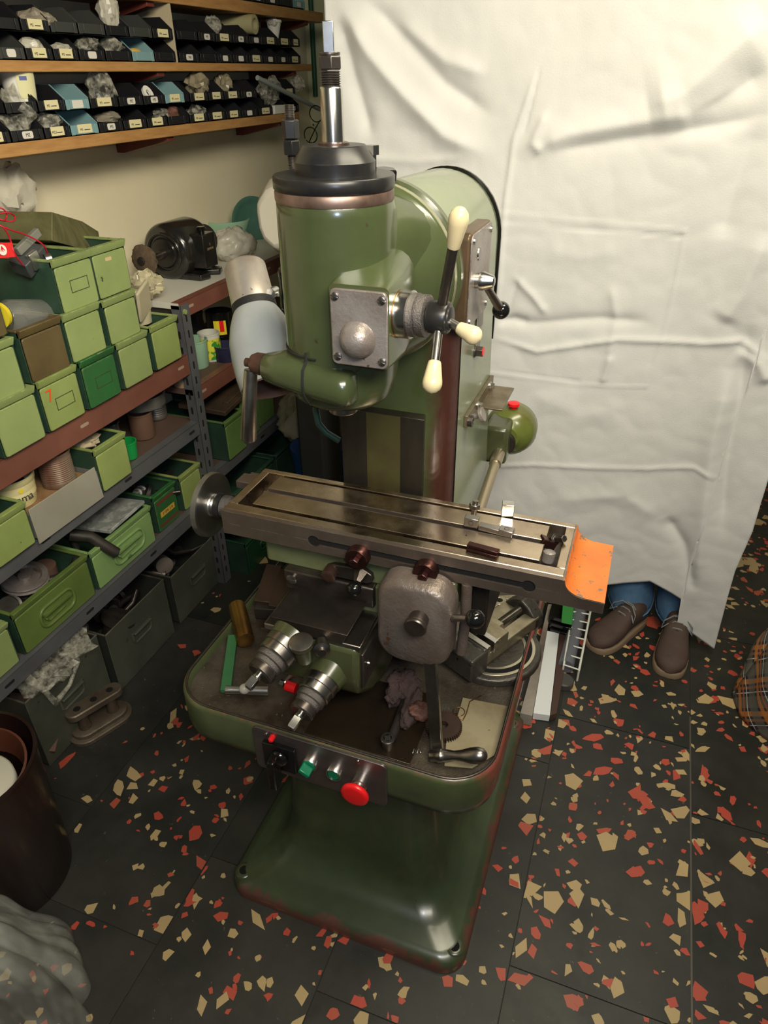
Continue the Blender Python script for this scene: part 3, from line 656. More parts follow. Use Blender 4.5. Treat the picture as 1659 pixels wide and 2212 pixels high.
# handwheel left
wc = V((-.772, 1.024, .962)); wd_ = V((-1, -.0, 0))
obj('screw_bearing', MB().lathe((tx0, 1.026, .947), (-1, 0, 0), [(0, .026), (.012, .026), (.014, .022), (.030, .022), (.031, .024), (.045, .024), (.046, .020)], 32), M('knurled_steel', (.2, .18, .17), .4, .9, bump=1, bs=500), tbl, ang=35)
obj('dial_ring', MB().lathe((tx0 - .046, 1.026, .946), (-1, 0, 0), [(0, .024), (.001, .027), (.012, .027), (.014, .022), (.02, .018), (.03, .018)], 30), m_blackcap, tbl, ang=35)
wh = obj('handwheel', MB().lathe((-.753, 1.026, .945), (-1, 0, 0), [(0, .022), (.004, .024), (.006, .058), (.004, .063), (.003, .0675), (.014, .0685), (.016, .065), (.017, .02)], 56), m_alu, tbl, ang=30)
obj('wheel_hub', MB().lathe((-.745, 1.026, .945), (-1, 0, 0), [(0, .021), (.006, .024), (.010, .022)], 28), m_steel, wh)
# round stops clamped in the front slot
for x, zc in ((-.400, .958), (-.2715, .958)):
    so = obj('table_stop', MB().lathe((x, ty0 - .0105, zc), (0, -1, 0), [(0, .021), (.001, .022), (.018, .022), (.020, .0205), (.020, .019)], 36), m_brownsteel, tbl, ang=40)
    obj('stop_bolt', MB().lathe((x, ty0 - .0305, zc), (0, -1, 0), [(0, .0095), (.011, .0095), (.012, .008)], 6), m_brownsteel, so, bevel=.0005)

# ---- saddle and knee
m_saddle = M('saddle_pale_green', (.17, .20, .10), .3, c2=(.11, .12, .055), ns=6, spot=(.05, .03, .015), ss=24, st=.68, coat=.3)
sad = MB().loft([[V((x, y, z)) for x, y in rrect(-.622, -.196, .985, 1.15, .012, 3)] for z in (.868, .944)])
sad.loft([[V((x, y, z)) for x, y in rrect(-.56, -.25, .975, 1.15, .02, 3)] for z in (.80, .868)])
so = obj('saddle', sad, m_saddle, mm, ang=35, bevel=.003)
obj('saddle_apron', MB().box(-.572, -.380, .965, .990, .822, .870), m_steeldark, so, bevel=.004)
obj('apron_screw', MB().lathe((-.553, .966, .852), (0, -1, 0), [(0, .011), (.006, .011), (.007, .009)], 20).box(-.563, -.543, .9585, .960, .851, .853), m_steel, so)
# stop lever plate with two bosses and ball
lv = obj('trip_lever', MB().prism([(-.478, .892), (-.468, .884), (-.392, .884), (-.380, .892), (-.382, .906), (-.400, .916), (-.460, .912), (-.476, .904)], (0, .972, 0), (1, 0, 0), (0, 0, 1), (0, -1, 0), .012), m_steeldark, so, bevel=.002)
obj('lever_boss', MB().lathe((-.464, .962, .897), (0, -1, -.1), [(0, .014), (.020, .014), (.021, .012), (.021, .005)], 24), M('bronzed_boss', (.16, .09, .07), .35, .8), lv)
obj('lever_boss', MB().lathe((-.403, .962, .905), (0, -1, -.3), [(0, .015), (.006, .013), (.022, .007)], 6), m_steeldark, lv)
obj('lever_ball', MB().ball((-.404, .928, .893), .0140, 20), m_black, lv, ang=180)
knp = [(.872, .68), (.862, .74), (.868, .80), (1.16, .80), (1.16, .60), (1.02, .60), (.93, .63)]
kne = MB().prism(knp, (-.560, 0, 0), (0, 1, 0), (0, 0, 1), (1, 0, 0), .185)
kn = obj('knee', kne, m_oilgreen, mm, bevel=.012, seg=3)
obj('knee_top_wings', MB().box(-.572, -.372, .872, 1.02, .792, .806), m_steel, kn, bevel=.002)
obj('knee_slide_plate', MB().prism([(-.545, .806), (-.408, .806), (-.395, .832), (-.552, .832)], (0, .868, 0), (1, 0, 0), (0, 0, 1), (0, 1, 0), .145), M('slide_plate_steel', (.16, .125, .105), .33, .85, c2=(.07, .06, .055), ns=6, stretch=(1, 1, 1)), kn, bevel=.001)
obj('knee_lower_body', MB().loft([[V((x, y, z)) for x, y in rrect(-.54, -.39, .99, 1.16, .04, 5)] for z in (.566, .62)]), m_oilgreen, kn, ang=50)
obj('knee_side_plate', MB().box(-.375, -.368, .875, 1.00, .70, .785), m_steeldark, kn, bevel=.002)
obj('side_plate_screw', MB().lathe((-.368, .898, .745), (1, 0, 0), [(0, .005), (.004, .004)], 12), m_steelbright, kn)
obj('oil_filler', MB().lathe((-.471, .838, .775), (.0, -.15, 1), [(0, .014), (.040, .017), (.042, .0215), (.050, .0215)], 26), m_oilgreen, kn, ang=40)
obj('filler_lid', MB().lathe((-.471, .8305, .8245), (.0, -.15, 1), [(0, .0222), (.0025, .0222), (.003, .020)], 26), m_steel, kn)
obj('knee_fitting', MB().lathe((-.446, .862, .806), (.5, -1, .1), [(0, .012), (.016, .012), (.017, .016), (.024, .016), (.026, .008), (.034, .008)], 20), m_steel, kn, ang=40)
# two feed dials
def dial(c, d, R0, ball=None, sq=.05):
    c, d = V(c), V(d).normalized()
    a = obj('feed_screw_dial', MB().lathe(c, d, [(-.02, R0 * 1.06), (.0, R0 * 1.08), (.003, R0 * 1.08), (.004, R0), (.020, R0), (.022, R0 * .95)], 40), m_steel, kn, ang=35)
    obj('dial_knurl', MB().lathe(c + d * .022, d, [(0, R0 * .86), (.002, R0 * .9), (.012, R0 * .9), (.014, R0 * .8), (.022, R0 * .78), (.024, R0 * .72)], 40), M('knurled_steel', (.2, .18, .17), .4, .9, bump=1, bs=500), a, ang=35)
    obj('dial_sleeve', MB().lathe(c + d * .046, d, [(0, R0 * .74), (.006, R0 * .78), (.014, R0 * .78), (.017, R0 * .70), (.017, R0 * .35)], 32), m_steeldark, a, ang=35)
    ln = .062 + sq
    obj('square_shaft', MB().lathe(c + d * .06, d, [(0, .0085), (.012, .0085)], 16).lathe(c + d * .072, d, [(0, .0105), (sq - .004, .0105), (sq, .009)], 4, a0=.5), m_steelbright, a, bevel=.0006)
    return a
dc1 = P(1, .835, 608, 1402); e1 = P(1, .745, 543, 1466)
dial(dc1, V((-.30, -1, -.30)), .0350, sq=.022)
dc2 = P(1, .840, 690, 1482)
dial(dc2, V((-.20, -1, -.30)), .0320, sq=.024)
obj('dial_housing', MB().tube([dc1 + V((.009, .030, .009)), dc1 + V((.004, .012, .004))], [.042, .038], 30), m_oilgreen, kn, ang=50)
obj('dial_housing', MB().tube([dc2 + V((.008, .040, .012)), dc2 + V((.003, .012, .004))], [.042, .036], 30), m_oilgreen, kn, ang=50)

# ---- feed gearbox cover, lever, crank
gx0, gx1, gz0, gz1 = -.352, -.212, .768, .955
def gr(y, d, r=.045): return [V((x, y, z)) for x, z in rrect(gx0 + d, gx1 - d, gz0 + d, gz1 - d, r, 8)]
gc = MB().loft([gr(.945, -.001), gr(.940, 0), gr(.912, .000), gr(.902, .004), gr(.896, .012, .038)])
gco = obj('feed_gearbox_cover', gc, m_castrust, mm, ang=60)
obj('feed_gearbox', MB().box(gx0 + .01, gx1 - .004, .945, 1.05, .775, .94), m_oilgreen, gco, bevel=.006)
obj('cover_rib', MB().tube([(gx1 + .012, .955, .94), (gx1 + .014, .955, .86), (gx1 + .010, .955, .775)], .010, 10), m_castrust, gco)
obj('cover_knob', MB().lathe((-.268, .898, .888), (0, -1, -.1), [(0, .018), (.018, .018), (.020, .020), (.026, .0205), (.028, .019)], 30), m_steeldark, gco, ang=40)
l0, l1 = V((gx1 - .012, .915, .888)), P(1, .895, 1026, 1337)
obj('feed_lever', MB().tube([l0, l1], [.0070, .0055], 12), m_steel, gco)
obj('lever_ball', MB().ball(l1, .0170, 22), m_black, gco, ang=180)
obj('telescope_cover', MB().box(-.196, -.165, .985, 1.13, .80, .915), M('ribbed_dark_cover', (.03, .026, .022), .4, .5, bump=.6, bs=90), gco, bevel=.004)
c0, c1 = V((-.246, .915, .782)), P(1, .865, 940, 1628)
cr = obj('crank_arm', MB().obox((c0 + c1) / 2, ((c1 - c0).length + .03, .024, .012), (0, -1, 0.12), (c1 - c0)), m_steel, mm, bevel=.0015)
obj('crank_spindle', MB().lathe(c0 + V((0, .05, 0)), (0, -1, 0), [(0, .011), (.052, .011)], 16), m_steel, cr)
hA = c1 + V((-.006, -.004, -.004)); hB = P(1, .862, 1052, 1632)
hd2 = (hB - hA).normalized(); HL = (hB - hA).length
obj('crank_handle', MB().lathe(hA, hd2, [(0, .0115), (HL * .10, .012), (HL * .12, .0135), (HL * .2, .0135), (HL * .21, .012), (HL * .30, .0115), (HL * .42, .0090), (HL * .55, .0105), (HL * .72, .0150), (HL * .85, .0158), (HL * .94, .013), (HL * .985, .007), (HL, .001)], 28), m_steel, cr, ang=50)
# coolant pipe behind the column's left side
pp = [P(1, 1.30, u, v) for u, v in ((683, 850), (682, 885), (688, 915), (705, 935), (733, 952))]
obj('coolant_pipe', MB().tube(pp, .0075, 10), m_teal, mm)
obj('pump_housing', MB().lathe((-.70, 1.36, .575), (0, 0, 1), [(0, .065), (.20, .065), (.205, .06)], 30).box(-.70, -.60, 1.33, 1.46, .60, .775), M('dusty_pump_tan', (.22, .18, .12), .6, c2=(.15, .12, .08), ns=10), mm, bevel=.002)

# ------------------------------------------------------------------ wall shelves with small parts bins
ORD = ['first', 'second', 'third', 'fourth', 'fifth', 'sixth', 'seventh', 'eighth', 'ninth', 'tenth', 'eleventh', 'twelfth', 'thirteenth', 'fourteenth', 'fifteenth', 'sixteenth']
XS = -1.50
def wall_shelf(zt, y1, th, nm, pos):
    t = thing('wall_shelf', 'pine wall shelf board carrying plastic bins, ' + pos, 'shelf', (XW, .9, zt), 0, 'pine wall shelves')
    obj('board', MB().box(XW + .001, XS, .35, y1, zt - th, zt), m_wood, t, bevel=.002)
    for y in (1.02, 2.12, y1 - .16):
        obj('bracket', MB().prism([(0, 0), (.205, 0), (.205, -.012), (.03, -.05), (0, -.05)], (XW + .001, y, zt - th - .0005), (1, 0, 0), (0, 0, 1), (0, 1, 0), .035), m_redwood, t, bevel=.001)
    return t
wall_shelf(1.560, 3.05, .030, 'a', 'lowest of the three')
wall_shelf(1.729, 3.20, .024, 'b', 'middle of the three')
wall_shelf(1.915, 3.34, .036, 'c', 'topmost, near the top edge of the photo')

def bin_(y0, z, w, mat, lab, label, group='small parts bins on the wall shelves', txt=None):
    b = thing('storage_bin', label, 'bin', (XS, y0, z), 0, group)
    w -= .005; h = .024; H = .0570; D = .185; m = MB(); t = .0022
    side = [(0, 0), (-D, 0), (-D, H), (-.040, H), (-.034, H - .002), (-.003, h + .002), (0, h)]
    for yy in (0, w - t):
        m.prism(side, (XS, y0 + yy, z), (1, 0, 0), (0, 0, 1), (0, 1, 0), t)
    m.box(XS - D, XS, y0, y0 + w, z, z + t); m.box(XS - D, XS - D + t, y0, y0 + w, z, z + H)
    m.box(XS - t, XS, y0, y0 + w, z, z + h)
    obj('bin_body', m, mat, b, ang=30)
    f = MB()
    f.box(XS, XS + .0028, y0 + .001, y0 + w * .13, z + .001, z + h); f.box(XS, XS + .0028, y0 + w * .87, y0 + w - .001, z + .001, z + h)
    f.box(XS, XS + .0022, y0 + w * .2, y0 + w * .8, z + .002, z + h - .001)
    obj('label_holder', f, mat, b, bevel=.0006)
    for yy in (y0 - .0006, y0 + w - .0014):
        pts = [(XS + .001, yy + .001, z + h + .001), (XS - .036, yy + .001, z + H - .001), (XS - D, yy + .001, z + H - .001)]
        obj('rim', MB().tube(pts, .0016, 5), mat, b)
    if lab:
        if lab == 'y': pl = rrect(w * .24, w * .76, .0045, h + .001, .0008, 1)
        elif lab == 'w': pl = rrect(w * .33, w * .66, .005, h - .003, .004, 2)
        else: pl = rrect(w * .27, w * .72, .004, h - .002, .001, 1)
        lb = obj('label', MB().prism(pl, (XS + .0023, y0, z), (0, 1, 0), (0, 0, 1), (1, 0, 0), .0006), m_label if lab == 'y' else m_labelw, b)
        if txt:
            big = lab != 'y'
            text('lettering', txt, m_ink, lb, (XS + .0031, y0 + (w * .5 if big else w * .37), z + h * .52), (0, 1, 0), (0, 0, 1), .0115 if big else .0085)
            if not big: obj('small_print', MB().box(XS + .0029, XS + .0031, y0 + w * .47, y0 + w * .68, z + h * .45, z + h * .53), m_ink, lb)
    LOC[b.name] = V((XS, y0, z)); return b
K = 1.0204
def row(z, ys, spec, rowname):
    ys = [y * K for y in ys]; n = 0
    for i, s in enumerate(spec):
        if s is None: continue
        c, l, tx = s; w = min(ys[i + 1] - ys[i], .118)
        cn = {'k': 'black', 'b': 'blue', 'g': 'grey'}[c]
        ln = {'y': 'with cream label', 'w': 'with white label', 'o': 'with pink label', '': 'without label'}[l]
        bin_(ys[i], z, w, {'k': m_bin, 'b': m_binblue, 'g': m_bingrey}[c], l, '%s bin %s, %s from left, %s' % (cn, ln, ORD[n], rowname), txt=tx)
        n += 1
m_bingrey = M('grey_plastic_bin', (.045, .047, .043), .45)
row(1.730, [1.375, 1.468, 1.554, 1.645, 1.736, 1.839, 1.952, 2.057, 2.166], [('g', 'w', None), ('g', 'w', None), ('k', 'y', 'M2'), ('k', 'y', 'M3'), ('k', 'w', None), ('k', '', None), ('b', '', None), ('k', '', None)], 'middle shelf lower row, left block')
row(1.788, [1.46, 1.559, 1.654, 1.752, 1.857, 1.956, 2.063, 2.167], [('k', '', None), ('k', 'y', 'M2'), ('g', '', None), ('g', '', None), ('k', '', None), ('g', '', None), ('k', 'y', 'M4')], 'middle shelf upper row, left block')
row(1.730, [2.181, 2.296, 2.402, 2.503, 2.611, 2.720, 2.829, 2.928, 3.033], [('k', 'w', 'M4'), ('k', '', None), ('k', 'w', None), ('k', 'w', None), ('k', 'y', 'M5'), ('k', 'w', None), ('k', 'w', None), ('k', 'y', 'M6')], 'middle shelf lower row, right block')
row(1.788, [2.183, 2.301, 2.405, 2.514, 2.625, 2.730, 2.841, 2.956, 3.035], [('k', '', None), ('k', 'w', 'M3'), ('k', 'y', 'M4'), ('k', 'w', 'M4'), ('k', 'w', None), ('k', 'y', 'M5'), ('k', 'y', 'M6'), ('k', 'y', 'M6')], 'middle shelf upper row, right block')
row(1.561, [1.15, 1.255, 1.35, 1.446, 1.554, 1.647, 1.757, 1.861, 1.970, 2.074, 2.175], [('k', 'y', None), ('k', 'y', None), ('k', 'y', 'M2'), ('k', 'w', 'M2'), ('k', 'y', 'M2,5'), ('b', 'y', 'M3'), ('k', 'w', 'M3'), ('k', 'y', 'M3'), ('k', 'y', 'M4'), ('k', '', None)], 'lowest shelf lower row, left half')
row(1.620, [1.45, 1.553, 1.648, 1.741, 1.859, 1.970, 2.076, 2.181], [('k', '', None), ('k', 'y', 'M2'), ('b', 'o', None), ('k', 'y', 'M3'), ('k', 'w', 'M3'), ('k', 'w', 'M3'), ('b', 'y', 'M3')], 'lowest shelf upper row, left half')
row(1.561, [2.193, 2.303, 2.416, 2.523, 2.646, 2.771, 2.885, 2.99, 3.02], [('k', 'y', 'M4'), ('k', 'y', 'M4'), ('k', 'y', 'M4'), ('k', 'w', None), ('k', 'y', 'M5'), None, ('k', 'w', 'M6')], 'lowest shelf lower row, right half')
row(1.620, [2.210, 2.319, 2.418, 2.531, 2.652, 2.75, 2.86, 2.965, 3.06], [('k', 'y', 'M4'), ('k', 'y', 'M4'), ('k', 'y', 'M5'), ('k', 'w', 'M5'), None, None, ('k', 'y', 'M6')], 'lowest shelf upper row, right half')
row(1.916, [2.44, 2.55, 2.66, 2.77, 2.88, 2.99, 3.10], [('k', '', None), ('k', '', None), ('k', 'w', None), ('k', 'w', None), ('k', '', None), ('b', 'w', None)], 'topmost shelf')
obj_ = tag(obj('shelf_divider', MB().box(XW + .002, XS - .002, 2.166 * K + .002, 2.166 * K + .010, 1.7292, 1.8785), M('pale_divider_board', (.5, .42, .28), .6)), 'pale upright divider board between the two blocks of bins on the middle shelf', 'divider')
obj_ = tag(obj('roll_of_pipe_lagging', MB().lathe((XS - .15, 2.645 * K, 1.852), (1, .05, -.03), [(0, .030), (.165, .030), (.165, .019), (.03, .019), (.03, .001)], 26, False), M('yellowed_foam', (.38, .34, .18), .7)), 'yellowed foam tube lying in an upper bin of the middle shelf', 'tube')
obj_ = tag(obj('white_cup', MB().lathe((XS - .035, 2.885 * K, 1.812), (0, .06, 1), [(0, .016), (.052, .028), (.052, .031), (.060, .031), (.060, .027), (.02, .018)], 24, False), m_white), 'white plastic cup standing in an upper bin near the right end of the middle shelf', 'cup')
yv = MB().ball((0, 0, 0), 1, 18)
yv.v = [V((XS - .03 + p.x * .014, 2.005 * K + p.y * .031, 1.752 + p.z * .012)) for p in yv.v]
tag(obj('yellow_cob', yv, M('dried_yellow', (.62, .40, .08), .6), ang=180), 'yellow oblong object lying in the pale blue bin on the middle shelf', 'oblong object')
tb_ = thing('tub', 'white plastic tub with a printed panel standing on the lowest shelf bins', 'tub', (XS - .045, 1.505 * K, 1.65))
obj('tub_body', MB().lathe((XS - .05, 1.560 * K, 1.638), (0, 0, 1), [(0, .034), (.072, .041), (.074, .044), (.080, .044), (.081, .040)], 30), m_white, tb_)
c_ = V((XS - .05, 1.560 * K, 1.65))
obj('printed_panel', MB().grid(lambda u, v: c_ + V((math.cos(R(-50 + 70 * u)) * (.0365 + v * .0060), math.sin(R(-50 + 70 * u)) * (.0365 + v * .006), v * .055)), 8, 2), M('faded_print_panel', (.72, .68, .40), .5), tb_)
obj('print_block', MB().grid(lambda u, v: c_ + V((math.cos(R(-40 + 25 * u)) * (.0410 + v * .001), math.sin(R(-40 + 25 * u)) * (.0410 + v * .001), .038 + v * .009)), 5, 1), M('faded_blue_ink', (.12, .15, .35), .5), tb_)
# plastic bags stuffed into bins
def bag(u, v, x, size, seed, label, mat=None, amp=.4):
    p = P(0, x, u, v)
    o = obj('plastic_bag', MB().crumple(p, [q * .92 for q in size], seed, 22, amp * 1.25, 1.7), mat or m_bag, ang=16)
    return tag(o, label, 'bag', 'plastic bags in the wall shelf bins')
bag(77, 42, XS - .04, (.045, .042, .022), 1, 'brownish filled plastic bag in the leftmost labelled bin of the middle shelf', m_bagw2 if 'm_bagw2' in globals() else M('tan_plastic_bag', (.30, .26, .20), .3, alpha=.9, bump=.4, bs=18), .25)
bag(235, 25, XS - .03, (.03, .036, .045), 2, 'tall milky bag of parts standing in the middle shelf upper row', m_bagw, .25)
bag(190, 98, XS - .03, (.035, .034, .018), 3, 'crumpled clear bag in the bin between two labelled ones, middle shelf lower row')
bag(240, 100, XS - .03, (.035, .026, .022), 4, 'shiny clear bag left of the pale blue bin on the middle shelf')
bag(62, 100, XS - .03, (.035, .03, .02), 5, 'milky bag in the second bin of the middle shelf lower row', m_bagw, .2)
bag(130, 104, XS - .03, (.03, .03, .012), 6, 'flat milky bag in the third bin of the middle shelf lower row', m_bagw, .2)
bag(217, 185, XS - .035, (.04, .036, .042), 7, 'tall clear bag sticking out of a bin beside the blue ones, lowest shelf')
bag(30, 245, XS - .035, (.04, .05, .05), 8, 'large clear bag hanging over the bins at the left end of the lowest shelf')
bag(103, 262, XS - .03, (.035, .03, .02), 9, 'clear bag of fittings left of the lower blue bin')
bag(232, 255, XS - .04, (.045, .04, .018), 10, 'tan bag lying flat right of the lower blue bin', MATS.get('tan_plastic_bag'), .25)
bag(425, 182, XS - .035, (.04, .045, .036), 11, 'crumpled brownish bag standing right of the upper blue bin of the lowest shelf', M('brown_tint_bag', (.34, .29, .19), .25, alpha=.75, bump=.5, bs=25))
bag(482, 180, XS - .035, (.03, .034, .034), 12, 'brownish bag right of the crumpled one on the lowest shelf', MATS['brown_tint_bag'])
bag(425, 243, XS - .035, (.035, .034, .022), 13, 'small clear bag in the lower row below the brownish bags')
bag(580, 195, XS - .02, (.035, .07, .045), 14, 'big clear bag hanging behind the grey rod on the lowest shelf')
bag(642, 180, XS - .03, (.03, .034, .03), 15, 'white bag in the last bin of the lowest shelf', m_bagw)
bag(345, 247, XS - .03, (.03, .030, .016), 16, 'clear bag with wire in a lower bin of the lowest shelf')
bag(590, 48, XS - .03, (.02, .02, .02), 17, 'small pale bag beside the white cup on the middle shelf', m_bagw, .2)
bag(458, 55, XS - .03, (.03, .02, .03), 18, 'thin clear bag between two dark bins, middle shelf upper row')
tag(obj('leather_piece', MB().crumple(P(0, XS - .03, 372, 245), (.02, .018, .022), 5, 22, .3), m_leather), 'small brown leather piece in a lower bin of the lowest shelf', 'leather piece')
tag(obj('tape_roll', MB().lathe(P(0, XS - .02, 317, 203), (1, 0, .5), [(0, .020), (.008, .021), (.008, .009), (0, .009)], 26, False), m_white), 'white roll in a bin left of the upper blue bin, lowest shelf', 'roll')
tag(obj('grey_rod', MB().tube([P(0, XS + .03, 556, 168), P(0, XS + .05, 690, 236)], .0085, 12), M('grey_pipe', (.28, .31, .30), .4)), 'grey rod jutting out slantwise over the lowest wall shelf', 'rod')
tag(obj('white_card_box', MB().box(XS - .06, XS + .002, 2.775 * K, 2.862 * K, 1.561, 1.590), m_white, bevel=.001), 'small white carton between bins at the right end of the lowest shelf', 'carton')
# glasses hanging from the shelf end
gl = thing('eyeglasses', 'black framed glasses hanging at the end of the lowest wall shelf', 'glasses', P(1, 3.05, 675, 262))
for (u, v) in ((683, 246), (671, 292)):
    c = P(1, 3.05, u, v); obj('lens_rim', MB().ring(c, (0, 1, .1), .030, .0026, 22, 6), m_black, gl, ang=180)
obj('temple', MB().tube([P(1, 3.05, 668, 306), P(1, 3.02, 680, 280), P(1, 2.98, 690, 262)], .0022, 6), m_black, gl)
obj('bridge', MB().tube([P(1, 3.05, 676, 268), P(1, 3.05, 678, 272)], .003, 6), m_black, gl)

# ------------------------------------------------------------------ steel shelving below
XF = -1.345
def slotbeam(name, y0, y1, z0, z1, mat, par, n):
    m = MB().box(XF - .002, XF, y0, y1, z0, z1).box(XF - .03, XF, y0, y1, z1 - .002, z1).box(XF - .012, XF, y0, y1, z0, z0 + .002)
    b = obj(name, m, mat, par, bevel=.0008)
    for k in range(n):
        y = y0 + .06 + k * (y1 - y0 - .12) / max(1, n - 1)
        obj('slot', MB().prism([(p[0], p[1]) for p in rrect(-.016, .016, -.0045, .0045, .0044, 4)], (XF + .0001, y, (z0 + z1) / 2 + .003), (0, 1, 0), (0, 0, 1), (1, 0, 0), .0004), m_slotlight if mat is m_beam else m_rubber, b)
    return b
m_slotlight = M('slot_seen_through', (.35, .25, .18), .7)
rk = thing('steel_shelving', 'bolted steel angle shelving with brown and grey beams against the left wall', 'shelving', (-1.5, 1.5, 0))
def upright(y, x, z1=1.09, sx=1):
    u = obj('upright', MB().box(x - .002, x, y, y + .045, 0, z1).box(x - .036, x, y, y + .002, 0, z1), m_upright, rk, bevel=.0006)
    z = .06
    while z < z1 - .03:
        obj('slot', MB().prism(rrect(-.0042, .0042, -.013, .013, .0040, 4), (x + .0001, y + .022, z), (0, 1, 0), (0, 0, 1), (1, 0, 0), .0004), m_rubber, u)
        obj('slot', MB().prism(rrect(-.0042, .0042, -.013, .013, .0040, 4), (x - .02, y - .0001, z), (1, 0, 0), (0, 0, 1), (0, -1, 0), .0004), m_rubber, u)
        z += .052
upright(1.812, XF + .004); upright(.36, XF + .004); upright(2.95, XF + .004); upright(1.812, XW + .05, 1.09)
for y0, y1, z0, z1, mat, n, zt in ((.36, 1.83, .868, .935, m_beam, 4, .935), (.36, 1.83, .650, .697, m_upright, 5, .697), (.80, 1.83, .355, .402, m_upright, 4, .402),
                                   (1.812, 2.97, 1.047, 1.098, m_beam, 5, 1.098), (1.812, 2.97, .757, .812, m_beam, 5, .812), (1.812, 2.97, .430, .475, m_upright, 4, .475)):
    slotbeam('beam', y0, y1, z0, z1, mat, rk, n)
    obj('shelf_panel', MB().box(XW + .01, XF - .002, y0, y1, zt - .02, zt - .0005), m_worktop if False else (M('white_laminate', (.62, .60, .52), .5) if zt > 1.05 else M('dark_shelf_panel', (.10, .06, .045), .6)), rk)
obj('bolt', MB().lathe((XF + .004, 1.828, 1.068), (1, 0, 0), [(0, .009), (.006, .009)], 6), m_boxgreen, rk)

def fillet_panel(y0, y1, z0, z1, x, d=.006):
    return MB().prism(rrect(y0, y1, z0, z1, .006, 3), (x - d, 0, 0), (0, 1, 0), (0, 0, 1), (1, 0, 0), d)
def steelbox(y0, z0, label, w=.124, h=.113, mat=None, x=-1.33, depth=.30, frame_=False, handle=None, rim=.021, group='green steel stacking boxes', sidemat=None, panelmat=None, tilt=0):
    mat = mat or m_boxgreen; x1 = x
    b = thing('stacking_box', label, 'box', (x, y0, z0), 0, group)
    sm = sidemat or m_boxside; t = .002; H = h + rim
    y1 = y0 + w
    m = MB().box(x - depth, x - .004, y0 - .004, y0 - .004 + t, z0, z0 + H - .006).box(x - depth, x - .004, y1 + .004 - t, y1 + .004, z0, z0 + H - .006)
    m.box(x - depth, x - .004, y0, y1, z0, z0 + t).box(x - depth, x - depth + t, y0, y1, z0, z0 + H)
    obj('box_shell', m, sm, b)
    obj('front_panel', fillet_panel(y0, y1, z0, z0 + h - .001, x), panelmat or mat, b, bevel=.0022, seg=2)
    # rolled rim: a sloped band in front, flat strips along the sides
    fr = MB().prism([(-.010, h + .001), (-.001, h + .001), (.006, h + rim - .003), (.006, H), (-.010, H)], (x, y0 - .004, z0), (1, 0, 0), (0, 0, 1), (0, 1, 0), w + .008)
    fr.box(x - depth, x - .007, y0 - .006, y0 + .003, z0 + H - .007, z0 + H - .001).box(x - depth, x - .007, y1 - .003, y1 + .006, z0 + H - .007, z0 + H - .001)
    obj('rim', fr, mat, b, bevel=.0015)
    if frame_:
        q = MB(); a0, a1, b0, b1 = y0 + w * .30, y0 + w * .80, z0 + h * .38, z0 + h * .66
        for s in ((a0, a1, b0, b0 + .0015), (a0, a1, b1 - .0015, b1), (a0, a0 + .0015, b0, b1), (a1 - .0015, a1, b0, b1)):
            q.box(x - .001, x + .0012, *s)
        obj('label_frame', q, M('dark_box_edge', (.05, .06, .025), .5), b, bevel=.0004)
    if handle:
        cy, cz, hw, hh = handle
        pr = [V((x + .001, cy + a, cz + c)) for a, c in rrect(-hw, hw, -hh, hh, hh * .8, 6)]
        q = MB().tube(pr + [pr[0]], .0048, 8, False)
        hb = obj('handle_recess', q, mat, b, ang=180)
        obj('handle', MB().box(x, x + .014, cy - hw * .9, cy + hw * .75, cz + hh * .35, cz + hh * .62).tube([V((x + .001, cy - hw * .85, cz + hh * .4)), V((x + .008, cy - hw * .80, cz)), V((x + .001, cy - hw * .6, cz - hh * .55)), V((x + .001, cy + hw * .4, cz - hh * .4))], .003, 8), mat, b, bevel=.002)
    return b
SB = steelbox; G1 = m_boxgreen; G2 = m_boxgreen2
SB(.905, .940, 'green steel box cut off by the left edge, bottom row of the stack', mat=G1)
SB(1.052, .940, 'plain green steel box left of the one marked 7', mat=G1)
b7 = SB(1.196, .942, 'green steel box with an orange painted 7 and a label frame', frame_=True, mat=G2)
text('painted_number', '7', M('orange_paint_mark', (.75, .10, .01), .5), b7, (-1.3292, 1.220, 1.028), (0, 1, 0), (0, -.12, 1), .046)
SB(1.344, .942, 'dark emerald green steel box with chipped rim and label frame', mat=m_boxdark, frame_=True)
SB(1.492, .942, 'plain green steel box in the bottom row right of the emerald one', mat=G1)
SB(1.642, .944, 'yellowish green steel box at the right end of the bottom row', mat=G2)
SB(1.036, 1.072, 'green steel box at the left edge in the second row', w=.122, h=.105, mat=G1)
SB(1.186, 1.076, 'olive brown steel box in the second row', h=.107, mat=m_boxolive)
SB(1.326, 1.076, 'plain green steel box right of the olive brown one', h=.104, mat=G1)
SB(1.474, 1.076, 'plain green steel box at the right end of the second row', h=.100, mat=G1)
SB(1.336, 1.200, 'pale green steel box with embossed label frame, top of the stack', h=.108, mat=G1, frame_=True, w=.126)
bs = SB(1.470, 1.200, 'pale green steel box with a small beige sticker, top right of the stack', h=.108, mat=G1, w=.126)
obj('sticker', MB().prism(rrect(1.514, 1.538, 1.287, 1.296, .002, 2), (-1.3298, 0, 0), (0, 1, 0), (0, 0, 1), (1, 0, 0), .0005), M('beige_sticker', (.6, .45, .25), .6), bs)
SB(1.03, 1.205, 'olive brown steel box at the left edge beside the jar', h=.085, mat=m_boxolive)
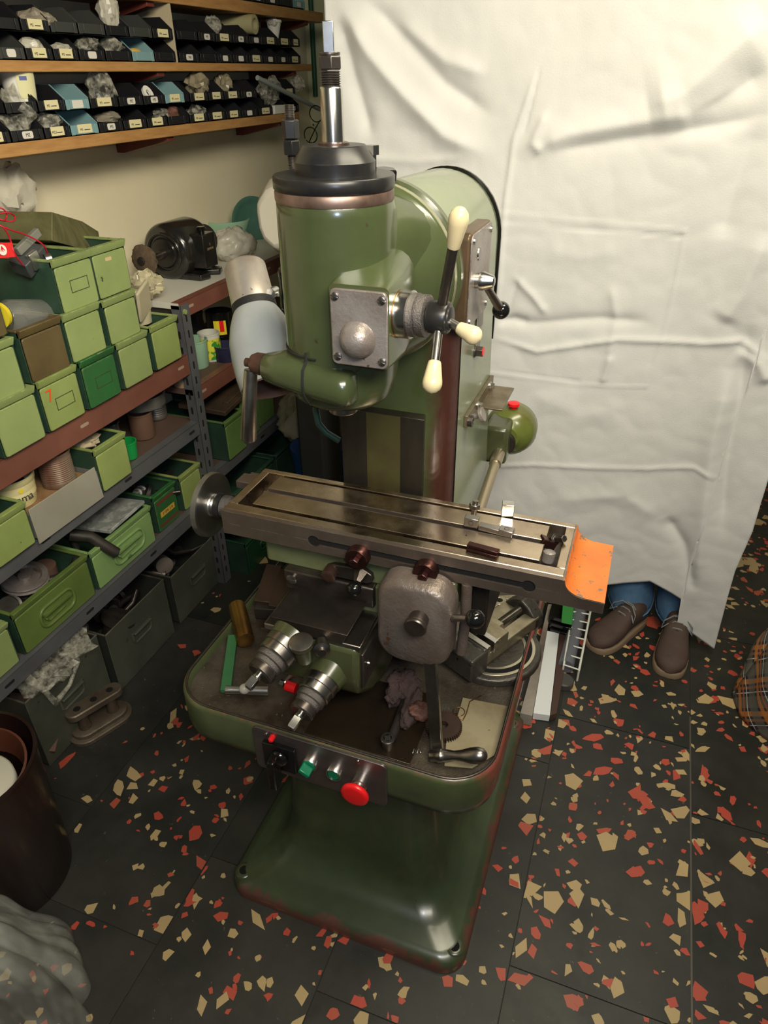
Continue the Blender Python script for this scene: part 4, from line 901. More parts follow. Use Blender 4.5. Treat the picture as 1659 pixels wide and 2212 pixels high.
# second shelf
SB(.935, .700, 'green steel box with chipped dark rim at the left edge below the pot shelf', w=.118, h=.100, mat=G2)
lg = thing('grey_steel_box', 'light grey rimless steel box in front of the rusty can', 'box', (-1.33, 1.066, .70))
obj('box_shell', MB().box(-1.62, -1.335, 1.066, 1.068, .698, .770).box(-1.62, -1.335, 1.309, 1.311, .698, .770).box(-1.62, -1.335, 1.066, 1.311, .698, .701), M('grey_box_side', (.16, .16, .14), .5), lg)
obj('front_panel', MB().prism([(1.064, .686), (1.312, .686), (1.305, .786), (1.064, .789)], (-1.336, 0, 0), (0, 1, 0), (0, 0, 1), (1, 0, 0), .003), m_boxlight, lg, bevel=.001)
SB(1.317, .700, 'green steel box between the grey box and the small green cup', w=.122, h=.112, mat=G2)
# third shelf, large drawers
SB(.655, .405, 'wide green steel box at the left edge under the shelf', w=.262, h=.112, mat=G1, x=-1.358)
SB(.944, .405, 'wide olive green steel box with handle holding pulleys', w=.268, h=.118, mat=M('box_moss_paint', (.13, .19, .045), .4, c2=(.10, .15, .035), ns=7, edge=(.04, .03, .015), ew=.003), x=-1.358, handle=(1.075, .462, .062, .030))
SB(1.234, .405, 'wide light green steel box with handle and a galvanised sheet on top', w=.272, h=.112, mat=M('box_mint_green_paint', (.23, .36, .13), .4, c2=(.19, .31, .11), ns=7, spot=(.02, .06, .03), ss=6, st=.66, edge=(.04, .03, .015), ew=.003), x=-1.358, handle=(1.385, .462, .070, .032))
bd = SB(1.548, .405, 'dark emerald steel box with yellow tape and brown stripes', w=.112, h=.118, mat=m_boxdark, x=-1.37)
tp_ = obj('yellow_tape', MB().box(-1.3698, -1.3692, 1.566, 1.642, .452, .472), M('ochre_tape', (.55, .33, .04), .6), bd)
text('lettering', '1104 3.4', m_ink, tp_, (-1.3690, 1.604, .462), (0, 1, 0), (0, 0, 1), .016)
for z in (.502, .418): obj('brown_stripe', MB().box(-1.3698, -1.3693, 1.556, 1.652, z, z + .011), M('rust_stripe', (.13, .035, .02), .6), bd)
SB(1.697, .405, 'green steel box behind the aluminium handwheel', w=.112, h=.112, mat=G2, x=-1.37)
# second bay
SB(1.955, .478, 'open green steel box in front of the two lower ones, beyond the upright', w=.125, h=.135, x=-1.335, mat=M('box_mid_green_paint', (.14, .24, .07), .42, c2=(.11, .19, .055), ns=7, edge=(.05, .04, .02), ew=.003))
SB(2.105, .478, 'green steel box with a slotted card holder beyond the upright', w=.125, h=.175, x=-1.36, mat=MATS['box_mid_green_paint'])
SB(2.250, .478, 'green steel box half hidden by the clamp lever, beyond the upright', w=.125, h=.185, x=-1.37, mat=MATS['box_mid_green_paint'])
MG = M('box_bottle_green_paint', (.03, .085, .05), .45, c2=(.022, .06, .035), ns=6, edge=(.09, .12, .07), ew=.003)
SB(1.90, .20, 'large dark green steel box on the low shelf beyond the upright', w=.30, h=.15, x=-1.30, mat=MG)
SB(2.23, .20, 'large dark green steel box farther back on the low shelf', w=.30, h=.15, x=-1.30, mat=MG)
SB(2.56, .20, 'dark green steel box at the far end of the low shelf', w=.28, h=.15, x=-1.30, mat=MG)
SB(1.90, .0, 'small dark green steel box on the floor beyond the grey boxes', w=.30, h=.13, x=-1.28, mat=M('box_deep_green_paint', (.015, .07, .03), .4, c2=(.012, .05, .022), ns=6), handle=(2.05, .07, .05, .02))
# boxes on the floor
def floorbox(y0, w, h, x, label, tiltz=0):
    b = thing('floor_box', label, 'box', (x, y0, 0), 0, 'grey green steel boxes on the floor')
    t = .003; m = MB()
    m.box(x - .42, x - .003, y0, y0 + t, .006, h).box(x - .42, x - .003, y0 + w - t, y0 + w, .006, h).box(x - .42, x - .42 + t, y0, y0 + w, .006, h).box(x - .42, x - .003, y0, y0 + w, .004, .008)
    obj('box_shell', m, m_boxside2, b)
    obj('front_panel', MB().box(x - .003, x, y0, y0 + w, .002, h), m_boxgrey, b, bevel=.001)
    q = MB(); pts = [V((x - .001, y0 + .001, h)), V((x - .001, y0 + w - .001, h)), V((x - .42, y0 + w - .001, h)), V((x - .42, y0 + .001, h))]
    q.tube(pts + [pts[0]], .0035, 6, False)
    obj('rim', q, M('box_grey_rim', (.10, .10, .075), .45, c2=(.05, .045, .03), ns=20), b)
    cy, cz = y0 + w * .5, h * .58
    q = MB().tube([V((x + .001, cy - .045, cz + .020)), V((x + .001, cy - .045, cz - .015)), V((x + .001, cy - .035, cz - .024)), V((x + .001, cy + .035, cz - .024)), V((x + .001, cy + .045, cz - .015)), V((x + .001, cy + .045, cz + .020))], .0035, 8)
    obj('handle_recess', q, m_boxgrey, b)
    obj('handle', MB().box(x, x + .012, cy - .043, cy + .043, cz + .012, cz + .020), m_boxgrey, b, bevel=.002)
    return b
m_boxside2 = M('floor_box_inside', (.030, .032, .028), .5)
floorbox(.895, .288, .262, -1.372, 'grey green steel box on the floor with plastic film hanging out')
floorbox(1.208, .300, .238, -1.366, 'grey green steel box on the floor with dark machine parts inside, middle of three')
floorbox(1.552, .288, .212, -1.372, 'grey green steel box on the floor below the handwheel, farthest of three')

# ---- things on and in the shelving
def can(name, u, v, x, r, h, mat, label, cat, zb, ribs=0, taper=1.0, rimmat=None, fill=None, at=None):
    p = P(2, zb, u, v) if x is None else V((x, P(0, x, u, v).y, zb))
    if at is not None: p = at
    t = thing(name, label, cat, p)
    pf = [(0, r * .97), (.002, r)]
    n = ribs * 2
    for k in range(n): pf.append((h * (.15 + .7 * k / n), r * (1 + (taper - 1) * (.15 + .7 * k / n)) - (.0012 if k % 2 else 0)))
    rt = r * taper; pf += [(h - .006, rt), (h - .005, rt + .002), (h, rt + .002), (h, rt - .002), (h * .35, rt * .93), (h * .34, .001)]
    obj('can_body' if 'can' in name else 'body', MB().lathe(p, (0, 0, 1), pf, 32, False), mat, t, ang=35)
    if fill: obj('contents', MB().crumple(p + V((0, 0, h * .55)), (rt * .72, rt * .72, h * .18), 3, 20, .5, 3), fill, t)
    return t, p
# tub, rusty can etc on the second shelf (top z .697)
def canat(name, p, *a, **k):
    return can(name, 0, 0, None, *a, at=V(p), **k)
tt, tp2 = canat('margarine_tub', (-1.440, 1.122, .7585), .052, .080, m_butter, 'cream plastic tub with black printed lettering beside the rusty can', 'tub', .7585, taper=1.16, fill=m_steeldark)
rad = .0645 + .0025
def arc_text(s, cen, r0, z, size, mat, par, a_c, gap):
    # each letter is set on the curved side of the tub
    n = len(s)
    for i, ch in enumerate(s):
        a = a_c + (i - (n - 1) / 2) * gap
        o = V((math.cos(a), math.sin(a), 0)); rt_ = V((-math.sin(a), math.cos(a), 0))
        text('letter', ch, mat, par, cen + o * (r0 + .0008) + V((0, 0, z)), rt_, (0, 0, 1), size)
obj('tub_rim', MB().lathe(tp2 + V((0, 0, .063)), (0, 0, 1), [(0, .0585), (.002, .0610), (.016, .0625), (.018, .060)], 36, False), m_butter, tt, ang=50)
arc_text('Rama', tp2, .0565, .030, .031, m_ink, tt, R(-22), R(17))
obj('printed_emblem', MB().lathe(tp2 + V((math.cos(R(-20)) * .0578, math.sin(R(-20)) * .0578, .0525)), (math.cos(R(-20)), math.sin(R(-20)), 0), [(0, .006), (.0008, .006)], 16), m_yellow, tt)
canat('rusty_can', (-1.405, 1.243, .7585), .0445, .096, m_rust, 'rusty ribbed tin can between the cream tub and the green box', 'can', .7585, ribs=12, fill=m_blackdull)
can('green_cup', 277, 975, -1.40, .026, .055, M('bright_green_plastic', (.01, .28, .06), .35), 'small bright green plastic cup right of the green box on the second shelf', 'cup', .700, taper=1.1)
can('brown_can', 318, 975, -1.45, .038, .085, M('brown_can_paint', (.14, .075, .05), .5), 'brown can with a white rim right of the small green cup', 'can', .700, fill=m_blackdull)
can('ribbed_can', 348, 945, -1.50, .036, .09, m_tin, 'ribbed tin can under the round cake tin beside the upright', 'can', .700, ribs=9)
can('preserve_jar', 232, 940, -1.47, .040, .080, M('dark_glass_jar', (.05, .055, .055), .15, .3), 'dark jar behind the green box on the second shelf', 'jar', .725, ribs=3)
rt_, rp = can('cake_tin', 312, 905, -1.47, .078, .040, m_tin, 'round cake tin full of black parts standing on cans by the upright', 'tin', .792)
obj('spool', MB().lathe(rp + V((0, 0, .03)), (.1, 0, 1), [(0, .045), (.008, .045), (.009, .03), (.016, .028), (.017, .014), (.024, .012)], 30), m_blackgloss, rt_, ang=30)
obj('bolt', MB().tube([rp + V((.02, -.03, .045)), rp + V((.03, .02, .05))], .004, 8), m_steelbright, rt_)
tag(obj('cardboard_pack', MB().box(-1.56, -1.343, 1.0695, 1.305, .7015, .7575), M('plywood', (.30, .18, .08), .7, c2=(.2, .1, .04), ns=20)), 'pack of brown cardboard filling the light grey box under the cream tub', 'cardboard')
tag(obj('white_rag', MB().crumple(V((-1.42, 1.36, .824)), (.05, .05, .014), 5, 24, .5), m_canvas), 'crumpled pale cloth lying in the green box on the second shelf', 'rag')
# pulleys and pipe in the wide boxes
for (u, v, x, z, r) in ((55, 1255, -1.44, .515, .052), (70, 1330 - 20, -1.50, .455, .05)):
    p = P(2, z, u, v)
    if r == .052: pulley = tag(obj('pulley', MB().lathe(p, (.15, -.05, 1), [(0, .060), (.004, .062), (.010, .048), (.016, .062), (.020, .060), (.020, .045), (.013, .040), (.013, .018), (.024, .016), (.024, .002)], 36), m_cast, ang=30), 'grey belt pulley lying in the olive green box', 'pulley')
tag(obj('steel_ring', MB().ring(P(2, .545, 92, 1195), (.5, -.2, 1), .09, .010, 40, 8), m_blackdull, ang=180), 'large dark ring behind the pulley in the olive green box', 'ring')
tag(obj('small_pulley', MB().lathe(P(0, -1.40, 25, 1310), (.3, -.6, .5), [(0, .028), (.003, .03), (.006, .012), (.016, .012), (.018, .028), (.021, .027)], 28), m_steel, ang=30), 'small steel flanged roller at the left end of the olive green box', 'roller')
tag(obj('rusty_sleeve', MB().lathe(V((-1.46, 1.15, .43)), (.1, 0, 1), [(0, .034), (.10, .030), (.10, .02)], 24), M('rusty_sleeve_metal', (.10, .055, .04), .6), ang=40), 'rusty conical sleeve standing in the olive green box', 'sleeve')
gs = tag(obj('galvanised_sheet', MB().obox(V((-1.42, 1.40, .556)), (.14, .17, .010), (-.10, -.05, 1), (1, 0, .1)), m_zinc, bevel=.001), 'mottled galvanised sheet pack lying across the light green box', 'sheet')
tag(obj('black_pipe', MB().tube([P(0, -1.42, 150, 1155), P(0, -1.38, 195, 1160), P(0, -1.33, 252, 1195)], .017, 18).lathe(P(0, -1.33, 252, 1195), (1, 0, -.2), [(0, .012), (.001, .012)], 10), m_blackdull), 'black pipe end poking out over the light green box', 'pipe')
def scraps(name, adj, where, cen, size, n, seed, group):
    rnd = random.Random(seed); cnt = {}
    ps = sorted([(rnd.uniform(-1, 1), rnd.uniform(-1, 1), rnd.uniform(0, 1)) for k in range(n)], key=lambda q: q[1])
    for k, (a_, b_, c_) in enumerate(ps):
        p = V((cen[0] + a_ * size[0], cen[1] + b_ * size[1], cen[2] + c_ * size[2]))
        d = V((rnd.uniform(-1, 1), rnd.uniform(-1, 1), rnd.uniform(-.3, .5))).normalized(); q = rnd.random(); s = rnd.uniform(.7, 1.3)
        m = MB()
        if q < .4: kd = 'stepped pin'; m.lathe(p, d, [(0, .020 * s), (.012, .020 * s), (.013, .014 * s), (.05, .014 * s), (.051, .008 * s), (.08, .008 * s)], 18)
        elif q < .7: kd = 'ring'; m.lathe(p, d, [(0, .034 * s), (.012, .034 * s), (.012, .012 * s), (0, .012 * s), (0, .034 * s)], 24, False)
        elif q < .85: kd = 'flat bar'; m.obox(p, (.09 * s, .02, .008), d, (d.y, -d.x, .2))
        else: kd = 'bent rod'; m.tube([p, p + d * .07, p + d * .10 + V((0, 0, .03))], .007 * s, 10)
        i = cnt.get(kd, 0); cnt[kd] = i + 1
        mt_ = rnd.choice((m_blackdull, m_steeldark, m_blackdull, m_tin))
        tag(obj(kd.replace(' ', '_'), m, mt_, ang=35, bevel=.0006), '%s %s, %s one from the left, in %s' % ('dull tin' if mt_ is m_tin else 'dark', kd, ORD[i], where), kd.split()[-1], group)
scraps('machine_part', 'dark', 'the middle grey green floor box', (-1.50, 1.36, .12), (.07, .10, .07), 12, 3, 'loose machine parts in the middle floor box')
scraps('metal_offcut', 'dark', 'the farthest grey floor box', (-1.50, 1.70, .13), (.07, .10, .05), 10, 4, 'metal offcuts in the farthest floor box')
scraps('metal_bar', 'brown', 'the emerald box with tape', (-1.46, 1.60, .46), (.05, .030, .05), 7, 5, 'metal pieces in the emerald box')
scraps('pipe_fitting', 'dark', 'the olive green drawer', (-1.50, 1.06, .44), (.06, .10, .04), 6, 6, 'fittings in the olive green box')
scraps('iron_bit', 'dark', 'the box behind the handwheel', (-1.47, 1.77, .45), (.05, .030, .05), 5, 8, 'iron bits in the box behind the handwheel')
tag(obj('round_plug', MB().lathe(P(2, .20, 356, 1222), (.7, -.5, .25), [(-.05, .030), (0, .031), (.002, .028)], 26), M('grey_plug', (.16, .13, .11), .7), ang=40), 'grey cylindrical plug lying in the farthest floor box', 'plug')
tag(obj('coil_spool', MB().lathe(V((-1.44, 1.30, .12)), (.3, .3, 1), [(0, .055), (.01, .055), (.012, .04), (.08, .04), (.082, .055), (.09, .055), (.09, .03)], 30), m_blackdull, ang=30), 'black spool standing in the middle floor box', 'spool')
# crumpled film hanging from the near floor box
film = MB().crumple(V((-1.43, 1.03, .285)), (.09, .11, .05), 21, 34, .65, 1.8)
tag(obj('plastic_film', film, m_bag, ang=16), 'crumpled clear plastic film on the nearest floor box', 'plastic film')
tag(obj('film_strand', MB().tube([P(0, -1.36, 160, 1385), P(0, -1.345, 168, 1430), P(0, -1.345, 150, 1480), P(0, -1.34, 120, 1518), P(0, -1.345, 95, 1490), P(0, -1.345, 60, 1465)], [.004, .007, .006, .010, .008, .012], 8), m_bag, ang=180), 'twisted strand of plastic film hanging down the nearest floor box', 'plastic film')

# ---- top of the near bay: jar, meter, cables, block
jar = thing('glass_jar', 'clear glass jar lying on its side on the steel boxes, yellow lid', 'jar', V((-1.36, 1.05, 1.23)))
j0 = P(0, -1.40, 98, 684); j1 = P(0, -1.40, -30, 690)
obj('jar_body', MB().lathe(j0, j1 - j0, [(0, .001), (.001, .025), (.006, .038), (.016, .042), (.11, .042), (.125, .034), (.13, .034)], 30, False), m_glassm, jar, ang=60, solid=.002)
obj('lid', MB().lathe(P(0, -1.365, -2, 680), V((.3, -1, 0)), [(0, .030), (.012, .030)], 24), m_yellow, jar)
blk = [P(0, -1.46, 113, 455), P(0, -1.46, 112, 520)]
bk = MB()
A = P(0, -1.43, 112, 523); B_ = P(0, -1.43, 215, 540); T = .075
bt = [(1.185, 1.345), (1.19, 1.40), (1.21, 1.435), (1.33, 1.455), (1.33, 1.365), (1.20, 1.31)]
bk.loft([[V((-1.43, 1.345, 1.318)), V((-1.43, 1.56, 1.325)), V((-1.43, 1.585, 1.338)), V((-1.43, 1.575, 1.365)), V((-1.43, 1.535, 1.385)), V((-1.43, 1.35, 1.408))],
         [V((-1.60, 1.30, 1.318)), V((-1.60, 1.52, 1.325)), V((-1.60, 1.56, 1.338)), V((-1.60, 1.55, 1.365)), V((-1.60, 1.50, 1.385)), V((-1.60, 1.30, 1.408))]])
blkc = MB(); 
def pt(u, v, x): return P(0, x, u, v)
f_ = [pt(113, 458, -1.44), pt(112, 520, -1.44), pt(187, 540, -1.42), pt(217, 527, -1.50), pt(213, 500, -1.52), pt(178, 478, -1.50)]
blkc.loft([f_, [p + V((-.17, -.035, 0)) for p in f_]])
tag(obj('wooden_block', blkc, m_blockwood, bevel=.002, ang=20), 'green stained wooden block with cut corners on the green boxes', 'block')
mt = thing('test_meter', 'grey tester with dark front leaning in the top green box', 'meter', pt(60, 545, -1.42))
mc = pt(62, 545, -1.42)
obj('case', MB().obox(pt(62, 560, -1.40), (.075, .05, .04), (.3, -.5, 1), (0, 1, .3)), M('dark_meter_case', (.06, .065, .065), .4), mt, bevel=.003)
obj('silver_panel', MB().obox(pt(75, 562, -1.375), (.03, .012, .04), (0, -.3, 1), (0, 1, .2)), m_alu, mt, bevel=.002)
obj('lens_ring', MB().lathe(pt(98, 562, -1.37), (.5, .8, .1), [(0, .014), (.014, .014), (.016, .012), (.010, .010)], 24, False), m_alu, mt)
obj('grey_lid', MB().obox(pt(60, 522, -1.40), (.085, .014, .02), (0, -.4, 1), (0, 1, -.35)), M('grey_lid', (.20, .20, .17), .5), mt, bevel=.002)
def cable(pts, x, lab):
    q = [pt(u, v, x + .01 * (i % 2)) for i, (u, v) in enumerate(pts)]
    # smooth by chaikin
    for _ in range(3):
        n = [q[0]]
        for a, b in zip(q[:-1], q[1:]): n += [a.lerp(b, .25), a.lerp(b, .75)]
        q = n + [q[-1]]
    return tag(obj('red_cable', MB().tube(q, .0019, 6), M('red_cable_rubber', (.5, .01, .03), .4), ang=180), lab, 'cable', 'red test leads')
cable([(-6, 447), (10, 452), (16, 468), (8, 478), (-5, 470)], -1.40, 'short looped red lead at the left edge')
cable([(-6, 462), (20, 458), (34, 468), (30, 479), (10, 477), (-6, 474)], -1.40, 'red lead making a round loop')
cable([(-6, 484), (10, 492), (24, 520), (30, 548), (50, 573)], -1.37, 'red lead running down into the top green box')
cable([(-6, 484), (20, 496), (60, 508), (95, 528), (102, 545)], -1.38, 'long red lead crossing in front of the wooden block')
fl_ = thing('red_card_box', 'small red packet with a white round sign at the left edge', 'packet', pt(8, 540, -1.36))
obj('packet_body', MB().obox(pt(4, 541, -1.375), (.024, .046, .032), (-.1, .15, 1), (1, 0, 0)), m_red, fl_, bevel=.0008)
ec = pt(5, 540, -1.3605)
obj('white_disc', MB().lathe(ec, (1, 0, .1), [(0, .0115), (.0006, .0115)], 24), m_white, fl_)
obj('arrow_mark', MB().box(ec.x + .0006, ec.x + .001, ec.y - .0012, ec.y + .0012, ec.z - .007, ec.z + .008).prism([(-.006, -.001), (0, .009), (.006, -.001), (.006, -.004), (0, .004), (-.006, -.004)], (ec.x + .0006, ec.y, ec.z), (0, 1, 0), (0, 0, 1), (1, 0, 0), .0004), m_red, fl_)
tag(obj('plastic_bag', MB().crumple(P(0, -1.65, 20, 425), (.04, .08, .07), 31, 30, .4), m_bagw), 'milky bag behind the red leads at the left edge of the photo', 'bag')
# between stack and grinder: beige tub, plastic bags
tag(obj('plastic_tray', MB().obox(pt(310, 650, -1.40), (.012, .085, .10), (.25, -.25, 1), (1, .2, 0)), M('beige_plastic', (.50, .44, .30), .5), bevel=.008, seg=3), 'beige plastic tray leaning against the stack beside the shelf', 'tray')
tag(obj('plastic_bag', MB().crumple(pt(312, 615, -1.46), (.05, .05, .035), 41, 34, .45), M('yellowish_bag', (.62, .55, .36), .3, alpha=.7, bump=.5, bs=25)), 'yellowish crumpled bag between the box stack and the grinder', 'bag')
tag(obj('beige_tub', MB().lathe(V((-1.45, 1.74, 1.05)), (0, 0, 1), [(0, .04), (.07, .044), (.072, .047), (.08, .047), (.08, .042)], 28), MATS['beige_plastic']), 'beige round tub beside the top beam of the shelving', 'tub')

# ---- bench grinder
GZ = 1.101
gx = -1.545
gr_ = thing('bench_grinder', 'black electric bench grinder with a worn buffing wheel, on the white shelf top', 'grinder', V((gx, 1.98, GZ)))
wcn = P(0, gx, 312, 562); gy0 = wcn.y
gzc = wcn.z
gd = V((0, 1, 0))
obj('motor_body', MB().lathe(V((gx, gy0 + .10, gzc)), gd, [(0, .030), (.002, .045), (.010, .050), (.012, .078), (.022, .088), (.035, .092), (.16, .092), (.175, .088), (.19, .076), (.192, .045), (.20, .03)], 40), m_blackgloss, gr_, ang=45)
obj('end_ring', MB().ring(V((gx, gy0 + .108, gzc)), gd, .062, .005, 32, 8), m_blackgloss, gr_, ang=180)
obj('spindle', MB().lathe(V((gx, gy0 - .02, gzc)), gd, [(0, .008), (.10, .008), (.10, .014), (.14, .018)], 16), m_steeldark, gr_)
obj('buffing_wheel', MB().crumple(V((gx, gy0, gzc)), (.047, .016, .047), 11, 40, .12, 4), m_wheelabr, gr_)
obj('wheel_washer', MB().lathe(V((gx, gy0 - .022, gzc)), (0, 1, 0), [(0, .012), (.004, .014), (.006, .014)], 20), m_blackdull, gr_)
obj('rear_wheel', MB().lathe(V((gx, gy0 + .33, gzc)), gd, [(0, .05), (.03, .052)], 30), m_blackdull, gr_)
obj('neck', MB().box(gx - .04, gx + .04, gy0 + .14, gy0 + .25, GZ + .02, gzc - .05), m_blackgloss, gr_, bevel=.01)
obj('base_plate', MB().prism([(-.10, -.07), (.10, -.07), (.115, -.03), (.06, 0), (.115, .03), (.10, .07), (-.10, .07), (-.06, 0)], (gx + .02, gy0 + .195, GZ + .0005), (1, 0, 0), (0, 1, 0), (0, 0, 1), .018), m_blackgloss, gr_, bevel=.004)
swb = V((gx + .085, gy0 + .165, 0))
obj('switch_box', MB().box(gx + .07, gx + .125, gy0 + .16, gy0 + .235, gzc - .055, gzc + .055), m_blackgloss, gr_, bevel=.003)
obj('switch_knob', MB().lathe(V((gx + .098, gy0 + .198, gzc + .055)), (0, 0, 1), [(0, .010), (.008, .010), (.009, .014), (.018, .0145), (.02, .012)], 20), m_black, gr_)
ylw = M('faded_gold_print', (.30, .22, .12), .5)
text('lettering', 'SIEMENS', ylw, gr_, V((gx + .1252, gy0 + .198, gzc + .006)), (0, 1, 0), (0, 0, 1), .0105)
text('lettering', 'S', ylw, gr_, V((gx + .1252, gy0 + .198, gzc + .020)), (0, 1, 0), (0, 0, 1), .011)
# things behind the grinder
tag(obj('plastic_bag', MB().crumple(P(0, -1.50, 505, 530), (.07, .09, .06), 51, 40, .3), m_bagw, ang=180), 'milky carrier bag right of the black grinder', 'bag')
pb = thing('green_bowl', 'green plastic lid or bowl leaning against the wall behind the white cover', 'bowl', P(0, -1.60, 540, 480))
obj('bowl_body', MB().lathe(P(0, -1.60, 545, 478), (1, -.6, .1), [(-.02, .06), (0, .085), (.006, .098), (.010, .098), (.010, .090), (.002, .075), (-.006, .06), (-.010, .001)], 36, False), m_teal, pb)
tag(obj('mint_bowl', MB().lathe(P(2, 1.13, 490, 503), (0, 0, 1), [(0, .08), (.05, .10), (.055, .10), (.055, .095), (.01, .07)], 32, False), m_mint), 'mint green bowl behind the milky carrier bag', 'bowl')
# cans on second shelf of the far bay (z .812)
can('mint_pot', 425, 790, None, .045, .098, m_mint, 'mint green plastic pot in the far bay of the shelving', 'pot', .812, taper=1.08)
c1_, cp = can('corn_can', 458, 775, None, .038, .100, M('white_can', (.6, .58, .5), .4), 'tin can with a green and yellow corn label in the far bay', 'can', .812)
obj('green_label', MB().lathe(cp + V((0, 0, .008)), (0, 0, 1), [(0, .0385), (.075, .0385)], 32, False), M('green_yellow_print', (.03, .25, .03), .45, c2=(.65, .6, .05), ns=45, mixlo=.48, mixhi=.52), c1_)
c2_, cp = can('black_pot', 478, 722, None, .048, .09, m_black, 'black pot with a yellow and red label, standing on a can in the far bay', 'pot', .87, fill=m_blackdull)
dd = (CP - cp).normalized(); aa = math.atan2(dd.y, dd.x)
obj('yellow_label', MB().grid(lambda u, v: cp + V((math.cos(aa - .5 + .95 * u) * .0488, math.sin(aa - .5 + .95 * u) * .0488, .012 + .052 * v)), 8, 1), m_yellow, c2_)
obj('red_mark', MB().grid(lambda u, v: cp + V((math.cos(aa - .05 + .32 * u) * .0494, math.sin(aa - .05 + .32 * u) * .0494, .024 + .040 * v)), 6, 1), m_red, c2_)
can('dark_can', 492, 775, None, .046, .055, M('navy_can', (.02, .02, .06), .4), 'dark blue can under the black pot in the far bay', 'can', .812)
can('label_can', 400, 830, None, .038, .085, M('orange_print_can', (.30, .13, .06), .45, c2=(.5, .42, .3), ns=50), 'small can with orange print half hidden by the upright', 'can', .812)
can('dark_jar', 425, 722, None, .035, .09, M('dark_glass_jar', (.05, .055, .055), .15, .3), 'dark jar at the back of the far bay behind the mint pot', 'jar', .812, ribs=2)
tag(obj('black_tray', MB().obox(P(0, -1.43, 478, 848), (.19, .30, .018), (.05, -.05, 1), (1, .05, 0)).obox(P(0, -1.36, 505, 858), (.02, .13, .022), (.05, -.05, 1), (1, .05, 0)), M('dark_board', (.035, .025, .02), .5, c2=(.08, .05, .03), ns=9), bevel=.002), 'dark grimy board lying on the green boxes of the far bay', 'board')

# ------------------------------------------------------------------ white cotton sheet
SY = 2.02
SXL, SXR = -.905, .60
CREASES = []     # (pixel polyline, width, depth)
def cr(pts, w, d):
    CREASES.append(([P(1, SY, u, v) for u, v in pts], w, d))
cr([(740, 20), (800, 120), (870, 200), (960, 290), (1040, 330)], .028, .030)
cr([(790, 0), (880, 90), (960, 180), (1060, 250)], .022, -.020)
cr([(730, 40), (760, 160), (800, 300)], .022, -.022)
cr([(850, 40), (960, 130), (1050, 160)], .02, .014)
cr([(1150, 320), (1230, 290), (1350, 270), (1480, 250), (1600, 180)], .030, .022)
cr([(1180, 330), (1350, 300), (1500, 280), (1659, 250)], .020, -.016)
cr([(1659, 40), (1560, 130), (1480, 200), (1400, 230)], .05, .035)
cr([(1659, 150), (1550, 220), (1470, 250)], .03, -.02)
cr([(1160, 150), (1110, 300), (1090, 450), (1070, 700)], .006, .008)
cr([(1165, 145), (1130, 290)], .004, -.006)
cr([(1070, 690), (1160, 700), (1300, 690), (1400, 700)], .016, -.013)
cr([(1065, 730), (1160, 760), (1330, 735), (1530, 745), (1600, 740), (1659, 780)], .008, .010)
cr([(1320, 620), (1330, 690), (1310, 790)], .012, .008)
cr([(1110, 600), (1150, 640), (1180, 680)], .010, .012)
cr([(1075, 700), (1110, 690), (1140, 700)], .010, -.012)
cr([(1320, 770), (1300, 830)], .010, .010)
cr([(1120, 600), (1090, 690)], .010, -.008)
cr([(1050, 1010), (1150, 1005), (1400, 1015), (1500, 1012), (1560, 1040)], .006, .007)
cr([(1580, 800), (1540, 950), (1520, 1100), (1500, 1300)], .035, .028)
cr([(1620, 700), (1600, 850), (1570, 1000), (1560, 1150)], .022, -.022)
cr([(1659, 500), (1600, 640), (1560, 700)], .03, .02)
cr([(1640, 260), (1590, 400), (1560, 520)], .03, -.015)
cr([(1440, 1120), (1480, 1180), (1500, 1280)], .020, -.018)
cr([(1180, 240), (1150, 310), (1170, 330)], .012, .012)
cr([(1180, 540), (1250, 560), (1330, 545)], .03, .006)
cr([(1150, 850), (1250, 900), (1350, 880)], .04, .008)
cr([(1200, 1080), (1350, 1070), (1420, 1120)], .03, .010)
cr([(760, 340), (900, 350), (1000, 340)], .012, .006)
cr([(1000, 380), (1010, 470)], .012, .008)
cr([(1590, 760), (1640, 790), (1659, 830)], .02, .02)
SEAMS = []
def seam(pts, w=.0035, d=.0022): SEAMS.append(([P(1, SY, u, v) for u, v in pts], w, d))
seam([(1000, 458), (1100, 463), (1250, 478), (1480, 500)]); seam([(1000, 474), (1100, 480), (1250, 496), (1475, 514)], .002, -.003)
seam([(1480, 500), (1462, 600), (1440, 700), (1415, 790), (1395, 838)]); seam([(1468, 510), (1450, 600), (1427, 700), (1404, 790)], .002, -.002)
seam([(1040, 805), (1120, 815), (1250, 833), (1395, 838)]); seam([(1040, 798), (1120, 808), (1250, 825)], .002, -.002)
def dseg(px, pz, a, b):
    vx, vz = b.x - a.x, b.z - a.z; wx, wz = px - a.x, pz - a.z; L = vx * vx + vz * vz
    t = max(0, min(1, (wx * vx + wz * vz) / L)); dx, dz = wx - vx * t, wz - vz * t; return math.hypot(dx, dz), t
